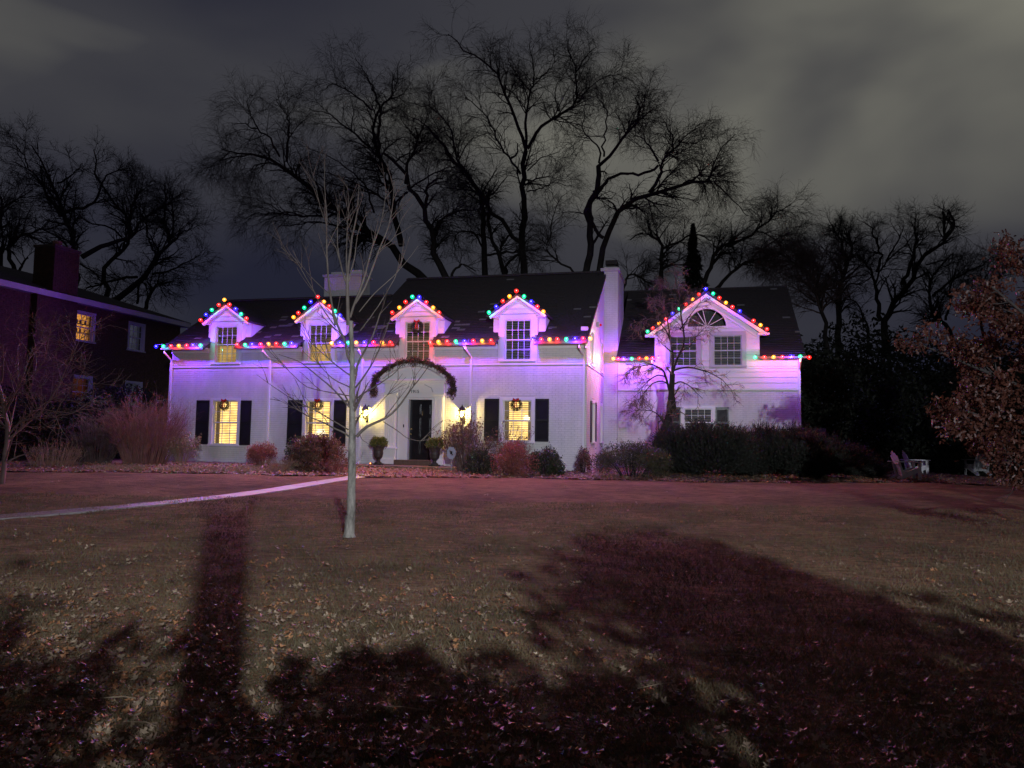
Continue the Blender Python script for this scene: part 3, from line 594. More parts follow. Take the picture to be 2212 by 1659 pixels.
EDGE_TREE = [
  (0.048, 0.037, [(-11.54, -0.18), (-11.55, 0.37), (-11.64, 1.75), (-11.71, 2.31), (-11.85, 2.87)]),
  (0.021, 0.005, [(-11.64, 1.37), (-11.58, 1.48), (-11.32, 1.73), (-10.8, 1.87), (-10.21, 1.88), (-9.9, 1.99)]),
  (0.021, 0.005, [(-11.68, 1.89), (-11.36, 2.42), (-11.21, 2.78), (-11.08, 3.49)]),
  (0.016, 0.005, [(-10.8, 1.87), (-10.29, 2.58), (-10.1, 2.94), (-9.86, 3.15), (-9.67, 3.51), (-9.62, 3.79)]),
  (0.011, 0.004, [(-11.32, 1.73), (-10.65, 2.16), (-10.14, 2.44), (-9.83, 2.52)]),
  (0.016, 0.004, [(-11.69, 2.07), (-11.2, 2.6), (-10.71, 3.14), (-10.4, 3.92), (-10.32, 4.28)]),
]

# ------------------------------------------------------------------ ground, lawn, bed, path
def lawn_edge(x):
    x = np.asarray(x, float)
    e = 21.95 + 0.35*np.sin(x*0.55 + 1.0) + 0.12*np.sin(x*2.1)
    e = e + np.where(x > 4, np.minimum((x-4)*0.13, 1.15), 0) - np.where(x > 13, (x-13)*0.75, 0) + np.where(x < -9.5, (x+9.5)*0.12, 0)
    return e
def bed_z(x, y):
    t = np.clip((np.asarray(y) - lawn_edge(x))/2.6, 0, 1); return 0.35 + 0.035 + 0.10*t*t*(3-2*t)

def grid_mesh(name, x0, x1, y0, y1, nx, ny, zf, keep, mats):
    xs = np.linspace(x0, x1, nx+1); ys = np.linspace(y0, y1, ny+1)
    X, Y = np.meshgrid(xs, ys); Z = zf(X, Y)
    v = np.stack([X, Y, Z], -1).reshape(-1, 3)
    i = np.arange((nx+1)*(ny+1)).reshape(ny+1, nx+1)
    q = np.stack([i[:-1, :-1], i[:-1, 1:], i[1:, 1:], i[1:, :-1]], -1).reshape(-1, 4)
    if keep is not None:
        c = v[q].mean(1); q = q[keep(c[:, 0], c[:, 1])]
    return np_mesh(name, v, q, mats, smooth=True)
# base ground: one sheet to the horizon, following the rise of the garden
def base_z(X, Y): return ground_z(X, Y) - 0.03
xs = np.concatenate([np.linspace(-600, -40, 8), np.linspace(-36, 36, 37), np.linspace(40, 600, 8)])
ys = np.concatenate([np.linspace(-500, -30, 8), np.linspace(-26, 46, 73), np.linspace(50, 900, 10)])
X, Y = np.meshgrid(xs, ys); Z = base_z(X, Y)
v = np.stack([X, Y, Z], -1).reshape(-1, 3); i = np.arange(len(xs)*len(ys)).reshape(len(ys), len(xs))
q = np.stack([i[:-1, :-1], i[:-1, 1:], i[1:, 1:], i[1:, :-1]], -1).reshape(-1, 4)
link('ground', np_mesh('ground', v, q, M['soil'], smooth=True), kind='structure')

def lawn_bumps(X, Y):
    return 0.010*np.sin(X*2.3 + 1.3*np.sin(Y*0.9)) * np.sin(Y*2.9 + X*0.7) + 0.008*np.sin(X*5.1 + Y*3.3)*np.sin(Y*6.3 - X*1.7)
def lawn_z(X, Y): return ground_z(X, Y) + lawn_bumps(X, Y) + 0.004
lm = mat('dormant_lawn', (0.066, 0.042, 0.022), (0.20, 0.122, 0.068), rough=0.95, scale=0.55, bump=1.0, bscale=34, detail=8, spec=0.15, bdist=0.05)
nt = lm.node_tree; bs = nt.nodes['Principled BSDF']; src = bs.inputs['Base Color'].links[0].from_socket
tcn = nt.nodes.new('ShaderNodeTexCoord'); nf = nt.nodes.new('ShaderNodeTexNoise'); nf.inputs['Scale'].default_value = 7; nf.inputs['Detail'].default_value = 9; nf.inputs['Roughness'].default_value = 0.82
mpn = nt.nodes.new('ShaderNodeMapping'); mpn.inputs['Scale'].default_value = (0.45, 1.5, 1)
nt.links.new(tcn.outputs['Object'], mpn.inputs['Vector']); nt.links.new(mpn.outputs['Vector'], nf.inputs['Vector'])
mrr = nt.nodes.new('ShaderNodeMapRange'); mrr.inputs['From Min'].default_value = 0.36; mrr.inputs['From Max'].default_value = 0.64; mrr.inputs['To Min'].default_value = 0.25; mrr.inputs['To Max'].default_value = 1.75
nt.links.new(nf.outputs['Fac'], mrr.inputs['Value'])
mixc = nt.nodes.new('ShaderNodeVectorMath'); mixc.operation = 'SCALE'
nt.links.new(src, mixc.inputs[0]); nt.links.new(mrr.outputs['Result'], mixc.inputs['Scale']); nt.links.new(mixc.outputs[0], bs.inputs['Base Color'])
link('lawn', grid_mesh('lawn', -24, 26, 0.2, 24.4, 300, 240, lawn_z, lambda x, y: y < lawn_edge(x), lm), kind='structure')
link('back_lawn_verge', grid_mesh('verge', -40, 40, -5.0, 0.2, 60, 16, lambda X, Y: ground_z(X, Y) + 0.004, None, lm), kind='structure')
def bump2(X, Y): return bed_z(X, Y) + 0.018*np.sin(X*7.1 + Y*3)*np.sin(Y*8.3 - X*2) + 0.012*np.sin(X*15)*np.sin(Y*13)
link('flower_bed', grid_mesh('flower_bed', -17.5, 16, 21.0, 29.6, 220, 70, bump2, lambda x, y: y > lawn_edge(x) - 0.12, M['mulch']), kind='structure')
link('street', grid_mesh('street', -60, 60, -14, -5.2, 12, 4, lambda X, Y: ground_z(X, Y) - 0.015, None, M['asphalt']), kind='structure')
kb = MB(); kb.box(-60, 60, -5.2, -5.0, -0.02, 0.11); kb.build('kerb', M['concrete'], kind='structure')

# concrete front walk, slab by slab
way = [(-10.6, 9.0), (-9.5, 9.9), (-8.2, 11.35), (-7.2, 12.62), (-6.3, 13.85), (-5.62, 15.1), (-5.15, 16.6), (-4.85, 18.2), (-4.62, 19.8), (-4.42, 21.4), (-4.22, 23.0), (-4.05, 24.75)]
wp = np.array([(x, y, 0) for x, y in way]); wp, wl = resample(wp, 60)
walk = tag(empty('path'), kind='structure')
wcol = M['concrete']
seg = 5
for k in range(0, 55, seg):
    a = wp[k:k+seg+1]; L, Rt = [], []
    for j in range(len(a)):
        i0 = min(k+j, 58); t = wp[i0+1] - wp[i0]; t /= np.linalg.norm(t); n = np.array([-t[1], t[0], 0])
        p = a[j].copy()
        if j == 0: p = p + t*0.008
        if j == len(a)-1: p = p - t*0.008
        z = float(ground_z(p[0], p[1])) + 0.022 + (0.03 if p[1] > 21.5 else 0.0)
        wdt = 0.28 + (0.55*max(0, (p[1]-22.8)/2.0))
        L.append((*(p[:2] + n[:2]*wdt), z)); Rt.append((*(p[:2] - n[:2]*wdt), z))
    mb = MB(); mb.prism(L + Rt[::-1], (0, 0, -0.10))
    mb.build('slab', wcol, walk)

# ------------------------------------------------------------------ house
house = hthing('white_brick_house', 'white painted brick house with four dormers, dark shingle roof and a gabled right wing', 'house', 0, 0, 0)

def rects(a0, a1, z0, z1, holes):
    A = sorted({a0, a1, *[min(max(h[0], a0), a1) for h in holes], *[min(max(h[1], a0), a1) for h in holes]})
    Zs = sorted({z0, z1, *[min(max(h[2], z0), z1) for h in holes], *[min(max(h[3], z0), z1) for h in holes]})
    out = []
    for i in range(len(A)-1):
        for j in range(len(Zs)-1):
            ca, cz = (A[i]+A[i+1])/2, (Zs[j]+Zs[j+1])/2
            if not any(h[0] < ca < h[1] and h[2] < cz < h[3] for h in holes): out.append((A[i], A[i+1], Zs[j], Zs[j+1]))
    return out
def plane_wall(name, T, a0, a1, z0, z1, holes, thick, material, parent, extra=None):
    """T(a, p, z): p>0 is outwards"""
    mb = MB()
    for r in rects(a0, a1, z0, z1, holes):
        c = [T(a, p, z) for p in (0.0, -thick) for a, z in ((r[0], r[2]), (r[1], r[2]), (r[1], r[3]), (r[0], r[3]))]
        b = len(mb.v); mb.v += c
        for qd in ((0,1,2,3),(7,6,5,4),(0,4,5,1),(1,5,6,2),(2,6,7,3),(3,7,4,0)): mb.f.append(tuple(b+i for i in qd)); mb.mi.append(0)
    if extra: extra(mb)
    return mb.build(name, material, parent)
BL, BH, BJ = 0.205, 0.0635, 0.011
brick_protos = {}
def bricks(T, a0, a1, z0, z1, holes, material, parent, inside=None, singles=None, proud=0.010, limit=0, facing=None, name='brick_courses'):
    """courses of bricks standing proud of the mortar; those inside the box `singles` become objects of their own"""
    mb = MB(); n_single = 0; row = 0; z = z0
    rr = random.Random(int(a0*100)+int(z1*37))
    while z + BH < z1 + 1e-6:
        off = 0 if row % 2 == 0 else (BL+BJ)/2
        iv = [(a0, a1)]
        for h in holes:
            if h[2] < z + BH and h[3] > z:
                nv = []
                for s, e_ in iv:
                    if h[0] > s: nv.append((s, min(e_, h[0])))
                    if h[1] < e_: nv.append((max(s, h[1]), e_))
                iv = [x for x in nv if x[1]-x[0] > 0.03]
        for s, e_ in iv:
            k = math.floor((s - a0 + off)/(BL+BJ)); a = a0 - off + k*(BL+BJ)
            while a < e_:
                b0, b1 = max(a, s), min(a+BL, e_)
                a += BL+BJ
                if b1-b0 < 0.03: continue
                if inside and not inside((b0+b1)/2, z+BH): continue
                p = proud + rr.uniform(-0.003, 0.003)
                full = b1-b0 > BL-1e-4
                if singles and full and n_single < limit and any(q_[0] < b0 and b1 < q_[1] and q_[2] < z and z+BH < q_[3] for q_ in singles):
                    key = (material.name, facing)
                    if key not in brick_protos:
                        m2 = MB(); pts = [(0,0),(BL,0),(BL,1),(0,1)]
                        cs = [(facing[0]*aa + facing[2]*pp, facing[1]*aa + facing[3]*pp, zz) for pp in (-0.02, 0.0) for aa, zz in ((0,0),(BL,0),(BL,BH),(0,BH))]
                        m2.v = cs; 
                        for qd in ((0,3,2,1),(4,5,6,7),(0,1,5,4),(1,2,6,5),(2,3,7,6),(3,0,4,7)): m2.f.append(qd); m2.mi.append(0)
                        brick_protos[key] = m2.mesh('brick', material)
                    o = link('brick', brick_protos[key], parent); o.location = T(b0, p+0.001, z); n_single += 1
                    continue
                jz = rr.uniform(-0.002, 0.002)
                c = [T(aa, pp, zz+jz) for pp in (-0.01, p) for aa, zz in ((b0, z), (b1, z), (b1, z+BH), (b0, z+BH))]
                b = len(mb.v); mb.v += c
                for qd in ((4,5,6,7),(0,1,5,4),(1,2,6,5),(2,3,7,6),(3,0,4,7)): mb.f.append(tuple(b+i for i in qd)); mb.mi.append(0)
        z += BH+BJ; row += 1
    mb.build(name, material, parent, kind='stuff')
Tf = lambda a, p, z: (a, -p, z)                 # main front, plane y=0
Ts = lambda a, p, z: (p, a, z)                  # right side wall, plane x=0
Twl = lambda a, p, z: (a, 4.80-p, z)            # wing, left recess
Twr = lambda a, p, z: (a, 4.66-p, z)            # wing, gabled part
FH = 4.70
WIN1 = [(-14.10, -12.96, 1.14, 2.82), (-10.25, -9.17, 1.18, 2.82), (-2.88, -1.80, 1.44, 2.87)]
DORM = [-13.62, -9.74, -5.98, -2.36]
DWZ = (4.19, 5.62)
DOORH = (-6.62, -5.28, 0.58, 2.90)
holes_f = WIN1 + [(c-0.55, c+0.55, DWZ[0], 9) for c in DORM] + [DOORH]
plane_wall('front_wall', Tf, -15.93, -0.0, -0.1, FH, holes_f, 0.24, M['mortar'], house)
ent_hole = [(-7.15, -4.88, 0, 3.52)]
sky = []
# arched pediment area kept clear of courses
for k in range(14):
    a = -7.25 + k*2.48/14; am = a+2.48/28; h = 3.5 + 0.52*(1-((am+6.01)/1.24)**2)
    sky.append((a, a+2.48/14, 3.5, h))
hb = [(w[0]-0.05, w[1]+0.05, w[2]-0.07, w[3]+0.05) for w in WIN1] + [(c-0.70, c+0.70, DWZ[0]-0.12, 9) for c in DORM] + ent_hole + sky
bricks(Tf, -15.93, -0.0, 0.30, 3.985, hb, M['white_brick'], house, singles=[(-8.6, -7.1, 1.2, 3.0), (-4.9, -3.4, 1.2, 3.0)], limit=290, facing=(1, 0, 0, -1))
bricks(Tf, -15.93, -0.0, 4.10, FH, hb, M['white_brick'], house)
# belt course
bb = MB()
s = -15.95
for c in DORM + [None]:
    bb.box(s, 0.03, -0.035, 0.002, 4.015, 4.075); break
bb.build('belt_course', M['trim'], house)
# left gable and right gable (side) walls
SLOPE = 0.641
def roof_z(v): return 4.80 + SLOPE*(v+0.35)
RIDGE_R, RIDGE_L = 5.0, 3.42
side_holes = [(1.28, 2.02, 1.46, 2.86), (3.75, 4.35, 1.46, 2.86), (0.85, 1.60, 4.12, 5.30), (3.62, 4.32, 4.12, 5.30)]
def side_extra(mb):
    pts = [(0, 0.0, 4.7), (0, 9.6, 4.7), (0, 9.6, roof_z(5.0)-0.641*4.6-0.1), (0, 5.0, roof_z(5.0)-0.1), (0, 0.0, roof_z(0)-0.1)]
sw = MB()
for r in rects(0.24, 4.9, -0.1, 5.32, side_holes): sw.box(-0.24, -0.001, r[0], r[1], r[2], r[3])
sw.box(-0.24, -0.001, 0.0, 0.24, FH, 4.93)
sw.prism([(-0.001, 0.24, 5.32), (-0.001, 4.9, 5.32), (-0.001, 4.9, 8.0), (-0.001, 0.35+0.15, 5.32)], (-0.2, 0, 0))
sw.prism([(-0.001, 4.9, -0.1), (-0.001, 9.6, -0.1), (-0.001, 9.6, 5.1), (-0.001, 5.0, roof_z(5.0)-0.12), (-0.001, 4.9, roof_z(4.9)-0.12)], (-0.2, 0, 0))
sw.build('side_wall', M['mortar'], house)
shb = [(w[0]-0.05, w[1]+0.05, w[2]-0.07, w[3]+0.05) for w in side_holes]
bricks(Ts, 0.0, 4.78, 0.30, 3.985, shb, M['white_brick'], house)
bricks(Ts, 0.0, 4.78, 4.10, 8.0, shb, M['white_brick'], house, inside=lambda a, z: z < roof_z(a)-0.14)
MB().box(0.0, 0.032, 0.0, 4.78, 4.012, 4.078).build('belt_course', M['trim'], house)
# far-left gable wall, back walls
lw = MB(); lw.prism([(-15.93, 0, -0.1), (-15.93, 8.4, -0.1), (-15.93, 8.4, 4.2), (-15.93, RIDGE_L, roof_z(RIDGE_L)-0.12), (-15.93, 0, roof_z(0)-0.12)], (0.24, 0, 0))
lw.box(-15.93, 0, 9.4, 9.6, -0.1, 4.6); lw.prism([(-8.46, 0.0, 4.75), (-8.46, 9.0, 4.75), (-8.46, RIDGE_R, roof_z(RIDGE_R)-0.1)], (0.18, 0, 0))
lw.build('back_wall', M['mortar'], house)
# soffit / frieze above the front wall (pale board under the gutter)
edges = [-15.95] + sum([[c-0.70, c+0.70] for c in DORM], []) + [0.04]
for a, b_ in zip(edges[0::2], edges[1::2]):
    MB().box(a, b_, -0.045, -0.012, 4.56, 4.71).build('frieze_board', M['trim'], house); MB().box(a, b_, -0.34, 0.0, 4.712, 4.735).build('soffit', M['trim'], house)

# ---- roofs
def roof_plane(name, u0, u1, v0, z0, v1, z1, thick=0.10, material=None, parent=house):
    mb = MB(); n = Vector((0, -(z1-z0), (v1-v0))).normalized()*(-thick)
    mb.prism([(u0, v0, z0), (u1, v0, z0), (u1, v1, z1), (u0, v1, z1)], n); return mb.build(name, material or M['shingle'], parent)
def rz_(v): return roof_z(v)
roof = MB()
def rp(u0, u1, v0, z0, v1, z1, th=0.10):
    n = Vector((0, -(z1-z0), (v1-v0))).normalized()*(-th); roof.prism([(u0, v0, z0), (u1, v0, z0), (u1, v1, z1), (u0, v1, z1)], n)
# front slope in strips that leave the dormers free below v=0.35
st = [-16.10] + sum([[c-0.66, c+0.66] for c in DORM], []) + [0.07]
for a, b_ in zip(st[0::2], st[1::2]): rp(a, b_, -0.42, rz_(-0.42), 0.30, rz_(0.30))
rp(-16.10, -8.46, 0.30, rz_(0.30), RIDGE_L, rz_(RIDGE_L)); rp(-8.46, 0.07, 0.30, rz_(0.30), RIDGE_R, rz_(RIDGE_R))
rp(-16.10, -8.46, 8.6, rz_(RIDGE_L)-0.55*5.18, RIDGE_L, rz_(RIDGE_L)); rp(-8.46, 0.12, 8.4, rz_(RIDGE_R)-0.60*3.4, RIDGE_R, rz_(RIDGE_R))
roof_o = roof.build('roof', M['shingle'], house)
rk = MB()   # rake boards of the right gable, deep soffit behind the ridge
rk.prism([(0.002, -0.40, rz_(-0.40)-0.11), (0.002, RIDGE_R, rz_(RIDGE_R)-0.11), (0.002, RIDGE_R, rz_(RIDGE_R)-0.27), (0.002, -0.40, rz_(-0.40)-0.25)], (0.05, 0, 0))
rk.prism([(0.012, RIDGE_R, rz_(RIDGE_R)-0.02), (0.012, 8.3, rz_(RIDGE_R)-0.60*3.3-0.02), (0.012, 8.3, rz_(RIDGE_R)-0.60*3.3-0.42), (0.012, RIDGE_R, rz_(RIDGE_R)-0.34)], (0.10, 0, 0))
rk.build('rake_board', M['trim'], house)

def shingles(u0, u1, vlo, vhi, zf, holes, singles_box=None, limit=0, sl=SLOPE, parent=None, seed=1, pale=0.02, pale_zones=()):
    mb = MB(); r = random.Random(seed); ex = 0.145; cosn = 1/math.sqrt(1+sl*sl); n = Vector((0, -sl*cosn, cosn)); t = Vector((0, cosn, sl*cosn))
    L = (vhi-vlo)/cosn; rows = int(L/ex); ns = 0
    protos = []
    for row in range(rows):
        d0 = row*ex; v = vlo + d0*cosn; z = zf(v)
        u = u0 - r.uniform(0, 0.3)
        while u < u1:
            w = 0.30*r.uniform(0.85, 1.1); a0_, a1_ = max(u, u0), min(u+w-0.006, u1); u += w
            if a1_-a0_ < 0.05: continue
            cu = (a0_+a1_)/2
            if any(h[0] < cu < h[1] and h[2] < v < h[3] for h in holes): continue
            zone = any(pz[0] < cu < pz[1] and pz[2] < v < pz[3] for pz in pale_zones)
            th = r.uniform(0.007, 0.015); mi = 1 if r.random() < (0.09 if zone else pale) else 0
            base = Vector((0, v, z)) + n*0.001
            c0 = base - t*0.003; c1 = base + t*(ex*1.02)
            if singles_box and singles_box[0] < cu < singles_box[1] and a1_-a0_ > 0.25 and ns < limit and a0_+0.31 < u1 and mi == 0:
                if not protos:
                    for ww in (0.27, 0.31):
                        m2 = MB(); pp = [Vector((0,0,0)), Vector((ww,0,0)), Vector((ww,0,0)) + t*ex, t*ex]
                        m2.prism([tuple(p) for p in pp], tuple(n*0.011)); protos.append(m2.mesh('shingle', M['shingle']))
                o = link('shingle', protos[ns % 2], parent); o.location = (a0_, base.y, base.z); ns += 1
                continue
            mb.m = mi
            pts = [(a0_, c0.y, c0.z), (a1_, c0.y, c0.z), (a1_, c1.y, c1.z), (a0_, c1.y, c1.z)]
            b = len(mb.v); mb.v += pts
            e0 = Vector((0, c0.y, c0.z)) + n*th
            mb.v += [(a0_, e0.y, e0.z), (a1_, e0.y, e0.z)]
            mb.f += [(b+4, b+5, b+2, b+3), (b, b+1, b+5, b+4), (b+1, b+2, b+5), (b, b+4, b+3)]; mb.mi += [mi]*4
    mb.build('shingle_courses', [M['shingle'], M['shingle_pale']], parent, kind='stuff')
dh = [(c-1.02, c+1.02, -1, 0.95) for c in DORM] + [(c-0.98+0.0, c+0.98, 0.95, 1.75) for c in DORM]
dh = [(c-0.68, c+0.68, -1, 0.33) for c in DORM] + [(c-0.92, c+0.92, 0.2, 1.3) for c in DORM]
pz = [(c+0.9, c+2.3, 0.1, 1.9) for c in DORM] + [(c-1.7, c-0.9, 0.1, 1.0) for c in DORM]
shingles(-16.10, -8.47, -0.42, RIDGE_L-0.02, rz_, dh, seed=2, parent=roof_o, pale_zones=pz, pale=0.003)
shingles(-8.46, 0.07, -0.42, RIDGE_R-0.02, rz_, dh, singles_box=(-1.35, 0.07), limit=280, seed=3, parent=roof_o, pale_zones=pz, pale=0.006)
MB().box(-16.1, -8.46, RIDGE_L-0.1, RIDGE_L+0.1, rz_(RIDGE_L)-0.02, rz_(RIDGE_L)+0.025).box(-8.46, 0.09, RIDGE_R-0.1, RIDGE_R+0.1, rz_(RIDGE_R)-0.02, rz_(RIDGE_R)+0.025).build('ridge_cap', M['shingle'], house)

# ---- gutters and downspouts
def gutter(u0, u1, v, z, parent=house):
    mb = MB(); mb.box(u0, u1, v-0.01, v+0.01, z-0.045, z+0.03); mb.box(u0, u1, v+0.01, v+0.10, z-0.045, z-0.035); mb.box(u0, u1, v+0.085, v+0.10, z-0.035, z+0.03)
    mb.build('gutter', M['trim_dark'], parent)
M['trim_dark'] = mat('brown_gutter_metal', (0.05, 0.035, 0.03), (0.08, 0.055, 0.045), rough=0.4, scale=5)
for a, b_ in zip(st[0::2], st[1::2]): gutter(a, b_, -0.46, 4.70)
def downspout(u, v_wall, z_top, z_bot, v_gut, jog=0.0, T=None, boot=True):
    mb = MB(); r = 0.036
    mb.tube([(u, v_gut+0.04, z_top), (u, v_gut+0.05, z_top-0.10), (u+jog, v_wall-0.07, z_top-0.36), (u+jog, v_wall-0.055, z_top-0.5)], r, 8)
    mb.box(u+jog-r, u+jog+r, v_wall-0.09, v_wall-0.02, z_bot, z_top-0.46)
    if boot: mb.tube([(u+jog, v_wall-0.055, z_bot+0.05), (u+jog, v_wall-0.12, z_bot-0.05), (u+jog-0.05, v_wall-0.22, z_bot-0.10)], 0.04, 8)
    d = mb.build('downspout', M['trim'], house)
    m2 = MB()
    for zz in (z_top-0.75, (z_top+z_bot)/2, z_bot+0.5): m2.box(u+jog-0.05, u+jog+0.05, v_wall-0.095, v_wall-0.012, zz, zz+0.03)
    m2.build('strap', M['trim'], d)
for u, j in ((-15.98, 0.06), (-11.80, 0.10), (-8.02, 0.0), (-4.10, 0.12), (-0.20, 0.12)): downspout(u, 0.0, 4.66, 0.62, -0.44, j)

# ---- windows
warm = {}
def room_mat(kind):
    if kind in warm: return warm[kind]
    c, s_ = {'bright': ((1.0, 0.62, 0.19), 2.3), 'dim': ((1.0, 0.58, 0.17), 0.75), 'dusk': ((0.50, 0.30, 0.18), 0.20), 'dark': ((0.32, 0.32, 0.48), 0.10), 'amber': ((1.0, 0.40, 0.07), 0.75), 'ember': ((0.9, 0.18, 0.08), 0.05), 'warm_side': ((1.0, 0.72, 0.42), 1.0)}[kind]  # dark, and dusk in part, glow in place of sky reflected in panes
    m = bpy.data.materials.new('window_glow_' + kind); m.use_nodes = True; nt = m.node_tree; nt.nodes.clear()
    t = nt.nodes.new('ShaderNodeTexCoord'); n = nt.nodes.new('ShaderNodeTexNoise'); n.inputs['Scale'].default_value = 2.6; n.inputs['Detail'].default_value = 2
    r = nt.nodes.new('ShaderNodeMapRange'); r.inputs['From Min'].default_value = 0.3; r.inputs['From Max'].default_value = 0.7; r.inputs['To Min'].default_value = 0.62*s_; r.inputs['To Max'].default_value = 1.35*s_
    e = nt.nodes.new('ShaderNodeEmission'); e.inputs['Color'].default_value = (*c, 1); o = nt.nodes.new('ShaderNodeOutputMaterial')
    nt.links.new(t.outputs['Object'], n.inputs['Vector']); nt.links.new(n.outputs['Fac'], r.inputs['Value']); nt.links.new(r.outputs['Result'], e.inputs['Strength']); nt.links.new(e.outputs[0], o.inputs['Surface'])
    m.cycles.emission_sampling = 'NONE'; warm[kind] = m; return m
def tb(mb, T, a0, a1, p0, p1, z0, z1):
    c = [T(a, p, z) for p in (p1, p0) for a, z in ((a0, z0), (a1, z0), (a1, z1), (a0, z1))]
    b = len(mb.v); mb.v += c
    for qd in ((0,1,2,3),(7,6,5,4),(0,4,5,1),(1,5,6,2),(2,6,7,3),(3,7,4,0)): mb.f.append(tuple(b+i for i in qd)); mb.mi.append(mb.m)
def window(T, a0, a1, z0, z1, parent, cols=3, rows=2, light='bright', upper=None, blind=True, sill=True, casing=0.07, trim=None, frame_mat=None, single=False, pitch=0.062, tilt=1):
    """double hung sash window in the opening a0..a1, z0..z1"""
    fm = frame_mat or M['trim']; mb = MB(); c = casing
    tb(mb, T, a0-c, a0+0.045, -0.13, 0.028, z0, z1+c); tb(mb, T, a1-0.045, a1+c, -0.13, 0.028, z0, z1+c)
    tb(mb, T, a0+0.045, a1-0.045, -0.13, 0.028, z1-0.045, z1+c)
    if sill: tb(mb, T, a0-c-0.03, a1+c+0.03, -0.13, 0.075, z0-0.055, z0)
    else: tb(mb, T, a0-c, a1+c, -0.13, 0.028, z0-c, z0)
    w = mb.build('window', fm, parent)
    i0, i1, j0, j1 = a0+0.045, a1-0.045, z0, z1-0.045; mid = (j0+j1)/2
    sashes = [(j0, j1, 0)] if single else [(mid-0.02, j1, 0.0), (j0, mid+0.02, 0.035)]
    for lo, hi, dp in sashes:
        s_ = MB(); p0, p1 = -0.075-dp, -0.045-dp; st_ = 0.042
        tb(s_, T, i0, i0+st_, p0, p1, lo, hi); tb(s_, T, i1-st_, i1, p0, p1, lo, hi)
        tb(s_, T, i0+st_, i1-st_, p0, p1, lo, lo+st_); tb(s_, T, i0+st_, i1-st_, p0, p1, hi-st_, hi)
        pw = (i1-i0-2*st_)/cols; ph = (hi-lo-2*st_)/rows
        for k in range(1, cols): tb(s_, T, i0+st_+k*pw-0.009, i0+st_+k*pw+0.009, p0+0.004, p1-0.004, lo+st_, hi-st_)
        for k in range(1, rows): tb(s_, T, i0+st_, i1-st_, p0+0.006, p1-0.006, lo+st_+k*ph-0.009, lo+st_+k*ph+0.009)
        s_.build('sash', fm, w)
        for ci in range(cols):
            for ri in range(rows):
                g_ = MB(); pa, pb, qa, qb = i0+st_+ci*pw+0.009, i0+st_+(ci+1)*pw-0.009, lo+st_+ri*ph+0.009, lo+st_+(ri+1)*ph-0.009
                g_.poly([T(pa, p0+0.014, qa), T(pb, p0+0.014, qa), T(pb, p0+0.014, qb), T(pa, p0+0.014, qb)]); g_.build('pane', M['glass'], w)
    if blind:
        bl = MB(); z = j0+0.02
        while z < j1:
            h = 0.024 if z < mid or upper is None else 0.042
            pts = [T(i0, -0.150, z), T(i1, -0.150, z), T(i1, -0.185, z+h), T(i0, -0.185, z+h)]
            bl.poly(pts); z += pitch
        bl.build('blind', M['blind'], w, kind='stuff')
    r = MB(); d = 0.42
    r.poly([T(i0-0.1, -d, j0-0.05), T(i1+0.1, -d, j0-0.05), T(i1+0.1, -d, (mid if upper else j1+0.05)), T(i0-0.1, -d, (mid if upper else j1+0.05))])
    r.build('window_glow', room_mat(light), w)
    if upper:
        r = MB(); r.poly([T(i0-0.1, -d, mid), T(i1+0.1, -d, mid), T(i1+0.1, -d, j1+0.05), T(i0-0.1, -d, j1+0.05)]); r.build('window_glow', room_mat(upper), w)
    rv = MB()
    tb(rv, T, i0-0.12, i0-0.10, -d, -0.13, j0-0.07, j1+0.07); tb(rv, T, i1+0.10, i1+0.12, -d, -0.13, j0-0.07, j1+0.07)
    tb(rv, T, i0-0.1, i1+0.1, -d, -0.13, j0-0.07, j0-0.05); tb(rv, T, i0-0.1, i1+0.1, -d, -0.13, j1+0.05, j1+0.07)
    rv.build('reveal', M['trim'], w)
    return w
def shutter(T, a0, a1, z0, z1, parent):
    mb = MB(); p0, p1 = 0.014, 0.045; s_ = 0.045; mid = (z0+z1)/2
    tb(mb, T, a0, a0+s_, p0, p1, z0, z1); tb(mb, T, a1-s_, a1, p0, p1, z0, z1)
    for lo in (z0, mid-0.035, z1-0.07): tb(mb, T, a0+s_, a1-s_, p0, p1, lo, lo+0.07)
    tb(mb, T, a0+s_, a1-s_, p0-0.002, p0+0.006, z0+0.07, z1-0.07)
    o = mb.build('shutter', M['shutter'], parent)
    lv = MB(); z = z0+0.08
    while z < z1-0.1:
        if not (mid-0.06 < z < mid+0.03):
            lv.poly([T(a0+s_, p1-0.006, z), T(a1-s_, p1-0.006, z), T(a1-s_, p0+0.009, z+0.036), T(a0+s_, p0+0.009, z+0.036)])
            lv.poly([T(a0+s_, p1-0.006, z-0.007), T(a1-s_, p1-0.006, z-0.007), T(a1-s_, p1-0.006, z), T(a0+s_, p1-0.006, z)])
        z += 0.04
    lv.build('louvre', M['shutter'], o, kind='stuff')
